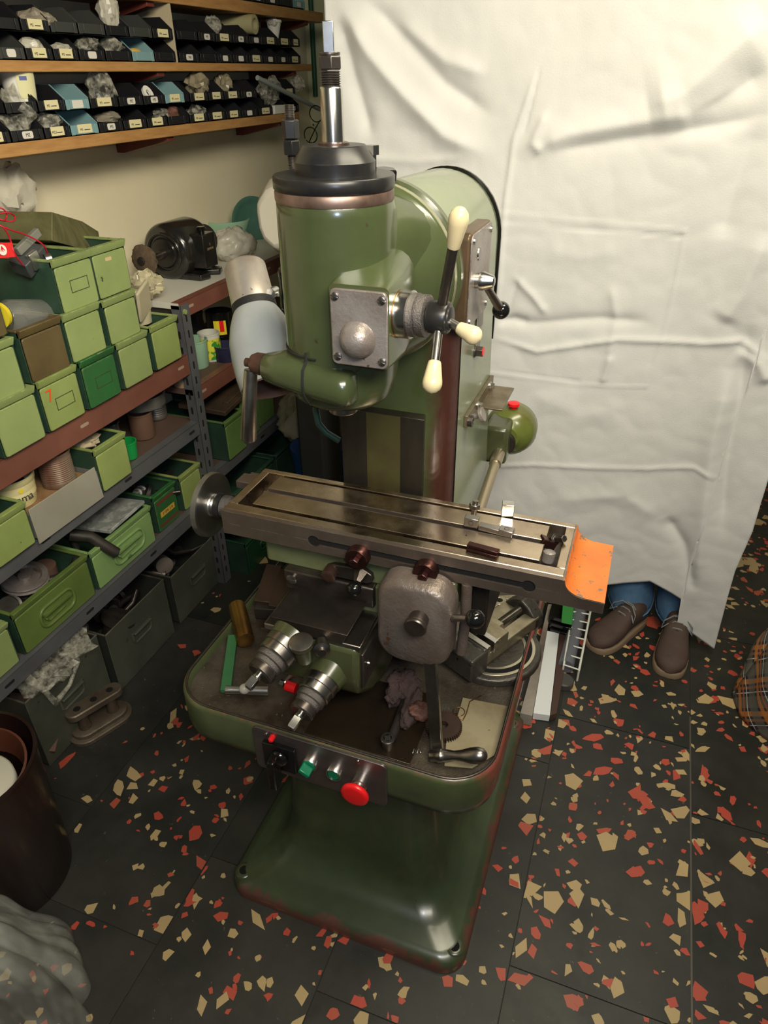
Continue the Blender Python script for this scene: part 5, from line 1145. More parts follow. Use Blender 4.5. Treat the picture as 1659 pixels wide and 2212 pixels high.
def depth(x, z):
    y = 0
    for pts, w, d in CREASES:
        xs_ = [p.x for p in pts]; zs_ = [p.z for p in pts]; m = w * 3
        if x < min(xs_) - m or x > max(xs_) + m or z < min(zs_) - m or z > max(zs_) + m: continue
        best = 9; n = len(pts) - 1; bt = 0
        for i in range(n):
            q, t = dseg(x, z, pts[i], pts[i + 1])
            if q < best: best = q; bt = (i + t) / n
        fade = min(1, 6 * bt + .15, 6 * (1 - bt) + .15)
        y -= d * fade * math.exp(-(best / w) ** 1.5) * .75
    for pts, w, d in SEAMS:
        best = min(dseg(x, z, pts[i], pts[i + 1])[0] for i in range(len(pts) - 1))
        if best < w * 3: y -= d * math.exp(-(best / w) ** 2)
    y += .016 * noise.noise(V((x * 2.2, z * 1.2, 0))) + .004 * noise.noise(V((x * 6, z * 4, 4))) + (.0016 + .0022 * max(0, noise.noise(V((x * 1.8, z * 1.8, 12))))) * (1 - abs(noise.noise(V((x * 9 + z * 7, z * 10 - x * 5, 2)))) * 2) + .0007 * noise.noise(V((x * 34, z * 30, 8)))
    # the right edge swings back, the top sags towards the room
    if x > .42: y += (x - .42) ** 2 * 4.0 * max(0, min(1, (z) / .8)) * .6
    return y
HEM = [P(1, SY, u, v) for u, v in ((1240, 1262), (1305, 1268), (1403, 1259), (1437, 1278), (1470, 1298))]
HEM2 = [P(1, SY, u, v) for u, v in ((1453, 1354), (1484, 1367), (1535, 1403), (1543, 1403))]
def zhem(x):
    L = HEM + HEM2
    if x <= HEM[0].x: return HEM[0].z + .006 * math.sin(x * 9)
    for a, b in zip(L[:-1], L[1:]):
        if a.x <= x <= b.x and b.x > a.x: return a.z + (b.z - a.z) * (x - a.x) / (b.x - a.x)
    return HEM2[-1].z
HEMJ = HEM[-1].x
xr_top, xr_bot = .640, HEM2[-1].x
RE = [P(1, SY, u, v) for u, v in ((1659, 1040), (1625, 1150), (1588, 1234), (1572, 1291), (1543, 1403))]
def xright(z):
    if z >= RE[0].z: return RE[0].x + .02 * min(1, (z - RE[0].z) * 2)
    for a, b in zip(RE[:-1], RE[1:]):
        if b.z <= z <= a.z: return b.x + (a.x - b.x) * (z - b.z) / (a.z - b.z)
    return RE[-1].x
NU, NV = 250, 330; ZT = 2.42
def sheetfn(u, v):
    z0 = 1 - v
    xg = SXL + (xright(.3) - SXL) * u
    zb = zhem(min(xg, HEM2[-1].x)); zb = max(zb, .004)
    z = zb + (ZT - zb) * v
    x = SXL + (xright(z) - SXL) * u
    return V((x, SY + depth(x, z) + .004, z))
sh = obj('hanging_sheet', MB().grid(sheetfn, NU, NV), m_cloth, ang=180, solid=.0012)
tag(sh, 'large white cotton sheet with sewn pocket seams held up behind the milling machine', 'sheet')
# ------------------------------------------------------------------ person behind the sheet
def skin_body(name, joints, edges, mat, parent=None, sub=2):
    me = bpy.data.meshes.new(name); ks = list(joints); ix = {k: i for i, k in enumerate(ks)}
    off = LOC.get(parent.name, V((0, 0, 0))) if parent else V((0, 0, 0))
    me.from_pydata([tuple(V(joints[k][0]) - off) for k in ks], [(ix[a], ix[b]) for a, b in edges], [])
    o = bpy.data.objects.new(name, me); COL.objects.link(o)
    md = o.modifiers.new('skin', 'SKIN'); md.use_smooth_shade = True
    for i, k in enumerate(ks):
        r = joints[k][1]; r = r if isinstance(r, tuple) else (r, r)
        me.skin_vertices[0].data[i].radius = r
    me.skin_vertices[0].data[0].use_root = True
    s = o.modifiers.new('sub', 'SUBSURF'); s.levels = sub; s.render_levels = sub
    me.materials.append(mat)
    if parent: o.parent = parent; LOC[o.name] = LOC[parent.name]
    return o
PX, PY = .19, 2.30
per = thing('person', 'person in blue jeans and brown suede shoes standing behind the white sheet', 'person', (PX, PY, 0))
aL = P(1, 2.12, 1370, 1330); aR = P(1, 2.13, 1452, 1352)
aL = V((.150, 2.125, .09)); aR = V((.312, 2.13, .09))
J = {'hip': ((PX, PY, .94), (.13, .10)), 'belly': ((PX, PY, 1.08), (.13, .10)), 'chest': ((PX, PY - .01, 1.32), (.155, .105)), 'neckb': ((PX, PY, 1.47), (.07, .065)), 'neck': ((PX, PY - .01, 1.54), .052),
     'hl': ((PX - .09, PY, .88), .088), 'kl': ((PX - .07, PY - .06, .50), .062), 'sl': ((PX - .05, PY - .08, .32), .052), 'al': (tuple(aL), .038),
     'hr': ((PX + .09, PY, .88), .088), 'kr': ((PX + .105, PY - .06, .50), .062), 'sr': ((PX + .115, PY - .08, .32), .052), 'ar': (tuple(aR), .038),
     'shl': ((PX - .19, PY, 1.43), .055), 'el': ((PX - .25, PY - .07, 1.60), .042), 'wl': ((PX - .28, PY - .13, 1.84), .028),
     'shr': ((PX + .19, PY, 1.43), .055), 'er': ((PX + .25, PY - .07, 1.60), .042), 'wr': ((PX + .28, PY - .13, 1.84), .028),
     'head': ((PX, PY - .02, 1.62), (.062, .075)), 'crown': ((PX, PY - .01, 1.72), (.065, .08))}
skin_body('body', J, [('hip', 'belly'), ('belly', 'chest'), ('chest', 'neckb'), ('neckb', 'neck'), ('neck', 'head'), ('head', 'crown'), ('hip', 'hl'), ('hl', 'kl'), ('kl', 'sl'), ('sl', 'al'), ('hip', 'hr'), ('hr', 'kr'), ('kr', 'sr'), ('sr', 'ar'),
                      ('chest', 'shl'), ('shl', 'el'), ('el', 'wl'), ('chest', 'shr'), ('shr', 'er'), ('er', 'wr')], m_skin, per)
for s in (-1, 1):
    w = V((PX + s * .28, PY - .13, 1.84)); Hj = {'w': (tuple(w), .026), 'p': (tuple(w + V((s * .006, -.01, .05))), (.034, .017))}; E_ = [('w', 'p')]
    for k in range(4):
        f = w + V(((k - 1.5) * .019, -.014, .09)); g = f + V((0, -.022, .026)); h_ = g + V((0, -.016, -.012 + .003 * k))
        Hj['a%d' % k] = (tuple(f), .0095); Hj['b%d' % k] = (tuple(g), .0085); Hj['c%d' % k] = (tuple(h_), .007)
        E_ += [('p', 'a%d' % k), ('a%d' % k, 'b%d' % k), ('b%d' % k, 'c%d' % k)]
    Hj['t1'] = (tuple(w + V((-s * .035, -.02, .05))), .0105); Hj['t2'] = (tuple(w + V((-s * .040, -.04, .075))), .009); E_ += [('p', 't1'), ('t1', 't2')]
    skin_body('hand', Hj, E_, m_skin, per)
obj('hair', MB().ball((PX, PY + .012, 1.725), .098, 20, (.86, 1, .80)), M('brown_hair', (.06, .04, .03), .7), per, ang=180)
obj('nose', MB().ball((PX, PY - .105, 1.645), .014, 12, (.8, 1.1, 1.5)), m_skin, per, ang=180)
for s in (-1, 1):
    obj('eye', MB().ball((PX + s * .030, PY - .088, 1.672), .011, 12), m_white, per, ang=180)
    obj('ear', MB().ball((PX + s * .072, PY - .005, 1.655), .022, 12, (.4, .8, 1.3)), m_skin, per, ang=180)
obj('mouth', MB().ball((PX, PY - .090, 1.607), .017, 12, (1.2, .5, .35)), M('lips', (.4, .16, .13), .5), per, ang=180)
def cut(o):  # a shirt tube from neck to hips, and sleeves
    return o
SJ = {'c0': ((PX, PY, 1.00), (.155, .12)), 'c1': ((PX, PY, 1.14), (.155, .12)), 'c2': ((PX, PY - .01, 1.33), (.178, .125)), 'c3': ((PX, PY, 1.46), (.085, .08)), 'l1': ((PX - .19, PY, 1.43), .073), 'l2': ((PX - .27, PY - .035, 1.52), .062), 'r1': ((PX + .19, PY, 1.43), .073), 'r2': ((PX + .27, PY - .035, 1.52), .062)}
skin_body('shirt', SJ, [('c0', 'c1'), ('c1', 'c2'), ('c2', 'c3'), ('c2', 'l1'), ('l1', 'l2'), ('c2', 'r1'), ('r1', 'r2')], m_shirt, per)
# jeans: each leg a lofted tube down to a creased hem, joined at the hips
jm = MB()
def leg(hip, knee, hemc, seed, tilt):
    rr = []
    for k in range(25):
        t = k / 24
        if t < .5: c = V(hip).lerp(V(knee), t * 2)
        else: c = V(knee).lerp(V(hemc), (t - .5) * 2)
        r0 = .105 - .035 * min(1, t * 2) + .004 * max(0, t * 2 - 1)
        ring = []
        for i in range(28):
            a = 2 * math.pi * i / 28
            w_ = 1 + .09 * noise.noise(V((math.cos(a) * 1.3, math.sin(a) * 1.3 + seed, c.z * 16))) + .05 * noise.noise(V((math.cos(a) * 3, seed, c.z * 30)))
            if t > .93: w_ *= 1.04
            p = c + V((math.cos(a) * r0 * w_, math.sin(a) * r0 * 1.12 * w_, 0))
            p.z += tilt * math.sin(a) * max(0, t - .7) * .12
            ring.append(p)
        rr.append(ring)
    jm.loft(rr, True, False)
    return rr[-1]
h1 = leg((PX - .085, PY, .96), (PX - .065, PY - .09, .50), (.150, 2.148, .085), 1, 1)
h2 = leg((PX + .085, PY, .96), (PX + .11, PY - .09, .50), (.312, 2.155, .080), 5, 1)
jm.loft([[V((x, y, z)) for x, y in rrect(PX - .175, PX + .175, PY - .12, PY + .13, .11, 6)] for z in (.90, 1.03)])
jn = obj('jeans', jm, m_denim, per, ang=180, solid=.003)
for h_ in (h1, h2): obj('hem_stitch', MB().tube([p + V((0, 0, .014)) for p in h_] + [h_[0] + V((0, 0, .014))], .0030, 6, False), m_denim, jn)
def shoe(toe, heel, lab):
    toe, heel = V(toe), V(heel); L = (toe - heel).length; f = (toe - heel).normalized(); s = f.cross(V((0, 0, 1))).normalized()
    def sec(t, w, h, zb=.016, n=20, peak=1.0):
        r = []
        for i in range(n):
            a = 2 * math.pi * i / n; c, q = math.cos(a), math.sin(a)
            r.append(heel + f * (L * t) + s * (w * (abs(c) ** .75) * (1 if c > 0 else -1)) + V((0, 0, zb + h * (.5 + .5 * (abs(q) ** .8) * (1 if q > 0 else -1)))))
        return r
    m = MB().loft([sec(.02, .018, .05), sec(.05, .032, .085), (sec(.12, .037, .105)), sec(.25, .039, .108), sec(.38, .040, .100), sec(.50, .043, .082), sec(.62, .049, .066), sec(.75, .052, .056), sec(.86, .049, .048), sec(.94, .038, .038), sec(.98, .022, .026), sec(1.0, .006, .012)])
    sh_ = obj('shoe', m, m_shoe, per, ang=180)
    out = []
    for i in range(36):
        a = 2 * math.pi * i / 36; c, q = math.cos(a), math.sin(a); t = .5 + .505 * c
        w = .038 + .014 * max(0, min(1, (t - .25) / .45)); w *= (1 - abs(c) ** 5) ** .42 if abs(c) < 1 else 0
        out.append(heel + f * (L * t) + s * ((w + .004) * (1 if q > 0 else -1)))
    obj('sole', MB().loft([[p + V((0, 0, .001)) for p in out], [p + V((0, 0, .020)) for p in out], [p + (heel + f * L * .5 - p) * .03 + V((0, 0, .023)) for p in out]]), m_sole, sh_, ang=60)
    top = lambda t, w: heel + f * (L * t) + s * w
    for k, t in enumerate((.36, .43, .50)):
        z = .118 - k * .012
        obj('lace', MB().tube([top(t, -.026) + V((0, 0, z - .010)), top(t, -.012) + V((0, 0, z + .004)), top(t, .012) + V((0, 0, z + .004)), top(t, .026) + V((0, 0, z - .010))], .0024, 6), m_lace, sh_)
    for sg in (-1, 1):
        obj('lace_loop', MB().tube([top(.40, 0) + V((0, 0, .125)), top(.42, sg * .02) + V((0, 0, .13)), top(.46, sg * .045) + V((0, 0, .11)), top(.50, sg * .050) + V((0, 0, .085)), top(.45, sg * .03) + V((0, 0, .10))], .0022, 6), m_lace, sh_)
    obj('tongue_seam', MB().tube([top(.55, -.030) + V((0, 0, .072)), top(.52, 0) + V((0, 0, .098)), top(.55, .030) + V((0, 0, .072))], .0018, 6), m_shoe, sh_)
shoe((.052, 1.915, 0), (.205, 2.150, 0), 'l')
shoe((.300, 1.868, 0), (.322, 2.155, 0), 'r')

# ------------------------------------------------------------------ loose things on the table
def tnut(c, sx, sy, sz, hole, label, yaw=0, wide=True, group='T nuts lying on the machine table', mat=None):
    c = V(c); ca, sa = math.cos(yaw), math.sin(yaw); X = V((ca, sa, 0))
    t = thing('t_nut', label, 'nut', c, 0, group)
    m = MB().obox(c + V((0, 0, sz * .5)), (sx, sy, sz), (0, 0, 1), X)
    if wide: m.obox(c + V((0, 0, sz * .22)), (sx, sy * 1.5, sz * .4), (0, 0, 1), X)
    b = obj('nut_body', m, mat or m_steel, t, bevel=.001)
    if hole: obj('threaded_hole', MB().lathe(c + V((hole[0], hole[1], sz + .0001)) if hole[2] == 2 else c + V((hole[0], -sy * .5 - .0003, hole[1])), (0, 0, 1) if hole[2] == 2 else (0, -1, 0), [(0, .0048), (.0003, .0040), (-.003, .0038)], 16, False), m_slot, b)
    return t
TT = .9936
pA = P(2, TT, 1017, 1140); tnut(pA + V((0, .006, 0)), .026, .016, .020, (0, .011, 1), 'steel T nut standing on the table beside the T bolt, hole facing front', wide=False)
pB = P(2, TT, 1058, 1152); tnut(pB + V((0, .008, 0)), .044, .016, .010, None, 'long steel T nut on the table left of the one with a hole', R(-4), False)
pC = P(2, TT, 1092, 1158); tnut(pC + V((0, .006, 0)), .026, .018, .012, (0, 0, 2), 'steel T nut with an upward hole, right of the long one', R(-4), False)
pD = P(2, TT, 1095, 1114); tnut(pD + V((0, .004, 0)), .023, .018, .026, None, 'upright steel T nut on the rear rim of the table', R(10), False, mat=m_steelbright)
pE = P(2, TT, 1042, 1195); tnut(pE + V((0, .004, 0)), .056, .013, .011, None, 'dark bronzed T nut on the front way of the table', R(-6), True, mat=m_brownsteel)
tbq = thing('t_bolt', 'T bolt with hexagon nut standing in the rear slot of the table', 'bolt', P(2, TT, 1022, 1118))
q0 = P(2, TT, 1023, 1112)
obj('bolt_shank', MB().lathe(q0 - V((0, 0, .0)), (.05, .1, 1), [(0, .0055), (.030, .0055)], 14), m_steel, tbq)
obj('hex_nut', MB().lathe(q0 + V((0, .001, .013)), (.05, .1, 1), [(0, .0095), (.001, .0105), (.009, .0105), (.010, .0095)], 6), m_steel, tbq, bevel=.0005)
jx = thing('slitting_fixture', 'small dark bolts and clamp heap at the right end of the table trough', 'clamp', P(2, .975, 1190, 1180))
a1 = P(2, .972, 1183, 1212)
obj('round_stud', MB().lathe(a1, (.05, .15, 1), [(0, .011), (.018, .011), (.020, .008), (.020, .002)], 22), m_cast, jx)
obj('hex_bolt', MB().lathe(P(2, .985, 1192, 1165), (.6, -.5, .5), [(0, .011), (.012, .011), (.013, .0065), (.035, .0065)], 6), m_steeldark, jx, bevel=.0005)
obj('clamp_piece', MB().obox(P(2, .985, 1182, 1172), (.028, .020, .016), (.4, .3, 1), (1, .5, 0)), m_brownsteel, jx, bevel=.001)

# ------------------------------------------------------------------ loose things in the chip tray
FZ = .5705
# machine vise on a swivel base
VD = (P(2, .62, 1150, 1318) - P(2, .62, 1010, 1420)); VD.z = 0; VD.normalize()
VS = V((VD.y, -VD.x, 0))      # to the right of the vise axis
v0 = P(2, FZ + .045, 1040, 1435)
vb = P(2, FZ, 1085, 1400)
vs = thing('machine_vise', 'steel machine vise with screw and slotted swivel base in the chip tray', 'vise', V((vb.x, vb.y, FZ)))
O = V((vb.x - .026, vb.y - .004, 0))
def vp(a, b, z): return O + VD * a + VS * b + V((0, 0, FZ + z))
def vbox(a0, a1, b0, b1, z0, z1, mb):
    return mb.obox(vp((a0 + a1) / 2, (b0 + b1) / 2, (z0 + z1) / 2), (a1 - a0, b1 - b0, z1 - z0), (0, 0, 1), VD)
# swivel base: sector to the right with an arc slot
sec = []
for i in range(25):
    a = R(-115 + 230 * i / 24); sec.append((-.01 + .108 * math.cos(a) * .35 - .0, .0))
bp = [(.098, .04), (.10, -.03), (.06, -.05), (-.06, -.055), (-.10, -.03)] + [(-.01 + .112 * math.cos(R(180 - k * 12)), .010 + .112 * math.sin(R(180 - k * 12))) for k in range(14)]
bm = MB(); bm.loft([[vp(a, b, 0) for a, b in bp], [vp(a, b, .014) for a, b in bp], [vp(a * .96, b * .97, .018) for a, b in bp]])
base = obj('swivel_base', bm, m_castv, vs, bevel=.002, ang=40)
am = MB(); arc_o = []
for i in range(17):
    a = R(30 + 118 * i / 16); arc_o.append(vp(.0 + .088 * math.cos(a) - .01, .010 + .088 * math.sin(a), .0185))
def band(r0, r1, zz, a0=28, a1=150):
    n_ = 20; o_ = []; i_ = []
    for k in range(n_ + 1):
        a = R(a0 + (a1 - a0) * k / n_); o_.append(vp(-.01 + r1 * math.cos(a), .010 + r1 * math.sin(a), zz)); i_.append(vp(-.01 + r0 * math.cos(a), .010 + r0 * math.sin(a), zz))
    rm = (r0 + r1) / 2; rw = (r1 - r0) / 2
    def endc(ang_, s0, s1):
        c_ = V((-.01 + rm * math.cos(R(ang_)), .010 + rm * math.sin(R(ang_)), 0)); e = []
        for k in range(1, 6):
            t = R(ang_ + s0 + (s1 - s0) * k / 6); e.append(vp(c_.x + rw * math.cos(t), c_.y + rw * math.sin(t), zz))
        return e
    return o_ + endc(a1, 0, 180) + i_[::-1] + endc(a0, 180, 360)
bd_ = band(.072, .098, .0182)
obj('slot_rim', MB().loft([bd_, [p + V((0, 0, .0022)) for p in bd_]]), M('worn_slot_rim', (.55, .50, .38), .35, .9), base, bevel=.0006)
bd_ = band(.079, .091, .0196)
obj('arc_slot', MB().loft([bd_, [p + V((0, 0, .0012)) for p in bd_]]), m_hole, base)
mb = MB(); vbox(-.10, .115, -.046, -.014, .018, .052, mb); vbox(-.10, .115, .014, .046, .018, .052, mb); vbox(-.10, .115, -.046, .046, .018, .028, mb)
obj('vise_bed', mb, M('vise_worn_steel', (.50, .45, .33), .35, .85, c2=(.33, .28, .19), ns=20), vs, bevel=.002)
mb = MB(); vbox(-.135, -.080, -.055, .055, .018, .078, mb); vbox(-.092, -.076, -.052, .052, .05, .082, mb)
fj = obj('fixed_jaw', mb, m_castv, vs, bevel=.004)
mb = MB(); vbox(-.086, -.072, -.053, .053, .056, .0845, mb); obj('jaw_plate', mb, m_steelbright, fj, bevel=.001)
mb = MB(); vbox(-.046, -.004, -.048, .048, .052, .080, mb); vbox(-.006, .016, -.018, .018, .050, .074, mb)
mj = obj('moving_jaw', mb, MATS['vise_worn_steel'], vs, bevel=.002)
mb = MB(); vbox(-.058, -.044, -.052, .052, .054, .0835, mb); obj('jaw_plate', mb, m_steelbright, mj, bevel=.001)
obj('jaw_pin', MB().lathe(vp(-.02, -.01, .080), (0, 0, 1), [(0, .004), (.0006, .004)], 12), m_slot, mj)
mb = MB(); mb.loft([[vp(.098, b, z) for b, z in ((-.046, .018), (.046, .018), (.046, .050), (.022, .072), (0, .082), (-.022, .072), (-.046, .050))], [vp(.132, b, z) for b, z in ((-.046, .018), (.046, .018), (.046, .050), (.022, .072), (0, .082), (-.022, .072), (-.046, .050))]])
ej = obj('screw_bracket', mb, m_castv, vs, bevel=.004)
pf = []
for k in range(33): pf += [(k * .0026, .0095), (k * .0026 + .0013, .0074)]
sc_ = obj('vise_screw', MB().lathe(vp(.014, 0, .056), VD, pf, 18), m_steel, vs, ang=20)
obj('screw_boss', MB().lathe(vp(.130, 0, .056), VD, [(0, .022), (.012, .018), (.022, .016)], 20), m_castv, vs)
obj('square_end', MB().lathe(vp(.150, 0, .056), VD, [(0, .009), (.012, .009)], 14).lathe(vp(.162, 0, .056), VD, [(0, .012), (.020, .012)], 4, a0=.6), MATS['vise_worn_steel'], sc_, bevel=.0006)
# vise crank behind the knob
ck = thing('vise_crank', 'pale steel crank lever with a square eye lying behind the ball knob', 'crank', P(2, FZ, 1050, 1320))
ca, cb_ = P(2, FZ + .045, 1030, 1335), P(2, FZ + .045, 1078, 1300)
obj('crank_eye', MB().lathe(cb_ - V((0, 0, .006)), (0, 0, 1), [(0, .017), (.012, .017), (.012, .008), (0, .008)], 24, False), MATS['worn_slot_rim'], ck, bevel=.001)
d_ = (ca - cb_).normalized()
obj('crank_bar', MB().obox(ca.lerp(cb_, .42), ((ca - cb_).length * .85, .020, .010), (0, 0, 1), d_), MATS['worn_slot_rim'], ck, bevel=.002)
tag(obj('flat_lever', MB().obox(P(2, FZ + .012, 1090, 1292), (.13, .016, .006), (0, 0, 1), P(2, FZ, 1160, 1290) - P(2, FZ, 1040, 1295)).lathe(P(2, FZ + .008, 1148, 1286), (0, 0, 1), [(0, .014), (.008, .014), (.008, .006)], 20), MATS['vise_worn_steel'], bevel=.001), 'flat steel lever with an eye lying at the back of the tray under the table', 'lever')
# cardboard and gear
cd = [P(2, FZ + .001, u, v) for u, v in ((1000, 1508), (1098, 1527), (1080, 1625), (1020, 1660), (960, 1655), (965, 1590), (985, 1560))]
tag(obj('cardboard_sheet', MB().loft([cd, [p + V((0, 0, .0015)) for p in cd]]), m_card), 'oil stained cardboard sheet in the right front of the tray', 'cardboard')
gc_ = P(2, FZ + .004, 958, 1572)
gm = MB(); ng = 44; ro = []
for i in range(ng):
    for k, r in ((-.30, .0335), (-.16, .0375), (.16, .0375), (.30, .0335)):
        a = 2 * math.pi * (i + k) / ng; ro.append((r * math.cos(a), r * math.sin(a)))
ri = [(.009 * math.cos(2 * math.pi * i / len(ro)), .009 * math.sin(2 * math.pi * i / len(ro))) for i in range(len(ro))]
gm.loft([[gc_ + V((a, b, 0)) for a, b in ri], [gc_ + V((a, b, 0)) for a, b in ro], [gc_ + V((a, b, .010)) for a, b in ro], [gc_ + V((a, b, .010)) for a, b in ri], [gc_ + V((a, b, 0)) for a, b in ri]], False, False)
tag(obj('gear_wheel', gm, m_steeldark2 if 'm_steeldark2' in globals() else M('rusty_gear', (.10, .06, .045), .45, .6, c2=(.07, .045, .035), ns=12), ang=25), 'rusty toothed gear wheel lying on the cardboard behind the crank', 'gear')
wr = [P(2, FZ + .004, u, v) for u, v in ((1040, 1502), (1015, 1515), (1008, 1540), (1000, 1556), (990, 1552), (985, 1540))]
tag(obj('copper_wire', MB().tube(wr, .0012, 6).ring(P(2, FZ + .004, 992, 1537), (0, 0, 1), .0115, .001, 24, 5), m_brass, ang=180), 'thin curled copper wire beside the gear', 'wire')
# rags and leather
tag(obj('oily_rag', MB().crumple(P(2, FZ + .030, 872, 1480), (.030, .040, .026), 61, 56, .5, 1.5).crumple(P(2, FZ + .022, 890, 1530), (.020, .046, .022), 63, 44, .35, 1.5).crumple(P(2, FZ + .022, 850, 1500), (.014, .026, .018), 64, 36, .5, 1.6), m_rag, ang=180), 'crumpled purplish brown oily rag in the tray left of the crank', 'rag')
tag(obj('leather_scrap', MB().crumple(P(2, FZ + .040, 905, 1535), (.021, .020, .013), 62, 44, .4, 1.4), m_leather, ang=180), 'crumpled red brown leather scrap on the oily rag', 'leather scrap')
# socket wrench
w0, w1 = P(2, FZ + .030, 837, 1592), P(2, FZ + .014, 880, 1500)
sw = thing('socket_wrench', 'dark socket wrench with a square hole, standing tilted in the tray', 'wrench', V((w0.x, w0.y, FZ)))
obj('socket', MB().lathe(P(2, FZ + .001, 838, 1615), (0, -.05, 1), [(0, .010), (.030, .014), (.031, .013), (.031, .008), (.02, .008)], 24, False), m_steel, sw)
obj('square_hole', MB().obox(P(2, FZ + .001, 838, 1615) + V((0, -.0015, .030)), (.012, .012, .001), (0, -.05, 1), (1, .5, 0)), m_rubber, sw)
obj('wrench_bar', MB().tube([P(2, FZ + .012, 845, 1600), w1], .0095, 12), m_blackdull, sw)
tag(obj('metal_swarf', MB().tube([P(2, FZ + .002, 888 + i * 3.1, 1622 + 6 * math.sin(i * 2.1)) for i in range(8)], .0012, 5), m_alu, ang=180), 'small bright curl of metal swarf in the tray', 'swarf')
# green lever with aluminium handle
g0, g1 = P(2, FZ + .020, 503, 1372), P(2, FZ + .014, 488, 1495)
gt = thing('green_handle_tool', 'crank with a green flat bar and aluminium grip in the left of the tray', 'crank', V((g1.x, g1.y, FZ)))
obj('flat_bar', MB().obox(g0.lerp(g1, .5), ((g1 - g0).length, .022, .010), (0, 0, 1), g1 - g0), M('chipped_green_bar', (.04, .16, .06), .4, c2=(.03, .12, .045), ns=9, spot=(.2, .1, .06), ss=20, st=.66), gt, bevel=.001)
h0, h1_ = P(2, FZ + .014, 488, 1490), P(2, FZ + .014, 580, 1492)
obj('aluminium_grip', MB().lathe(h0, h1_ - h0, [(0, .0095), ((h1_ - h0).length * .3, .0085), ((h1_ - h0).length * .6, .010), ((h1_ - h0).length, .0105), ((h1_ - h0).length, .008)], 24), m_alu, gt)
sq0, sq1 = P(2, FZ + .020, 527, 1490), P(2, FZ + .028, 552, 1462)
obj('round_cap', MB().ball(P(2, FZ + .024, 528, 1488), .0115, 18), M('grey_white_plastic', (.5, .48, .42), .35), gt, ang=180)
obj('cap_neck', MB().tube([P(2, FZ + .022, 530, 1486), P(2, FZ + .030, 548, 1468)], .008, 12), MATS['grey_white_plastic'], gt)
# red capped plug, brass bar, flat irons
rc0, rc1 = P(2, FZ + .016, 605, 1475), P(2, FZ + .012, 648, 1490)
rt2 = thing('red_capped_tool', 'bright tool with a red sleeve lying between the two dials', 'tool', V((rc0.x, rc0.y, FZ)))
obj('red_sleeve', MB().lathe(P(2, FZ + .014, 618, 1480), rc1 - rc0, [(0, .0115), (.024, .0115)], 20), m_red, rt2)
obj('steel_tip', MB().lathe(rc0, rc1 - rc0, [(0, .0085), (.010, .0085)], 6).tube([P(2, FZ + .014, 615, 1475), P(2, FZ + .03, 640, 1450)], .005, 8), m_steelbright, rt2)
br0, br1 = P(2, FZ + .022, 512, 1310), P(2, FZ + .022, 530, 1384)
tag(obj('brass_bar', MB().lathe(br0, br1 - br0, [(0, .0195), (.001, .021), ((br1 - br0).length - .001, .021), ((br1 - br0).length, .0195)], 28), m_brass), 'round brass bar lying on the left edge of the tray', 'bar')
ib = thing('slotted_iron_block', 'brown iron angle block with slots at the back left of the tray', 'block', P(2, FZ, 600, 1290))
for (u, v, a) in ((580, 1262, 0), (610, 1272, 0)):
    p = P(2, FZ + .045, u, v); obj('iron_leaf', MB().obox(p, (.040, .13, .012), (.1, -.1, 1), (1, .25, 0)), M('brown_iron', (.11, .065, .045), .45, .6, c2=(.07, .045, .03), ns=9), ib, bevel=.001)
obj('iron_web', MB().obox(P(2, FZ + .018, 598, 1300), (.085, .10, .034), (0, 0, 1), (1, .25, 0)), m_blackdull, ib, bevel=.002)

# ------------------------------------------------------------------ work lamp
lm = thing('work_lamp', 'grey enamelled work lamp with aluminium neck left of the machine head', 'lamp', P(1, 1.12, 560, 700))
LA, LB_ = P(1, 1.225, 527, 570), P(1, 1.10, 592, 838)
ld = (LB_ - LA).normalized()
obj('lamp_neck', MB().lathe(LA, ld, [(0, .030), (.003, .037), (.008, .0405), (.085, .0425)], 40), m_lampalu, lm, ang=60)
obj('black_band', MB().lathe(LA + ld * .084, ld, [(0, .0430), (.014, .0435)], 40), m_rubber, lm)
obj('lamp_shade', MB().lathe(LA + ld * .098, ld, [(0, .042), (.010, .0475), (.03, .056), (.06, .064), (.095, .0665), (.13, .066), (.155, .063), (.1555, .0615), (.13, .064), (.095, .0645), (.06, .062), (.03, .054), (.0, .030)], 48, False), [m_lampgrey], lm, ang=60)
obj('shade_inside', MB().lathe(LA + ld * .104, ld, [(0, .035), (.03, .0525), (.06, .0605), (.095, .0632), (.13, .0628), (.152, .0605)], 40, False), M('lamp_inside_brown', (.13, .07, .055), .5), lm, ang=60)
obj('bulb', MB().lathe(LA + ld * .11, ld, [(0, .014), (.02, .016), (.05, .028), (.07, .028), (.085, .016), (.09, .002)], 24), M('bulb_glass', (.7, .68, .6), .2), lm, ang=60)
obj('lamp_bracket', MB().tube([LA + ld * .06 + V((.040, 0, .0)), LA + ld * .06 + V((.062, .01, .0)), V((-.555, 1.20, 1.36))], .006, 10).lathe(LA + ld * .055 + V((.05, 0, 0)), (0, -1, 0), [(-.01, .010), (.01, .010)], 12), m_alu, lm)

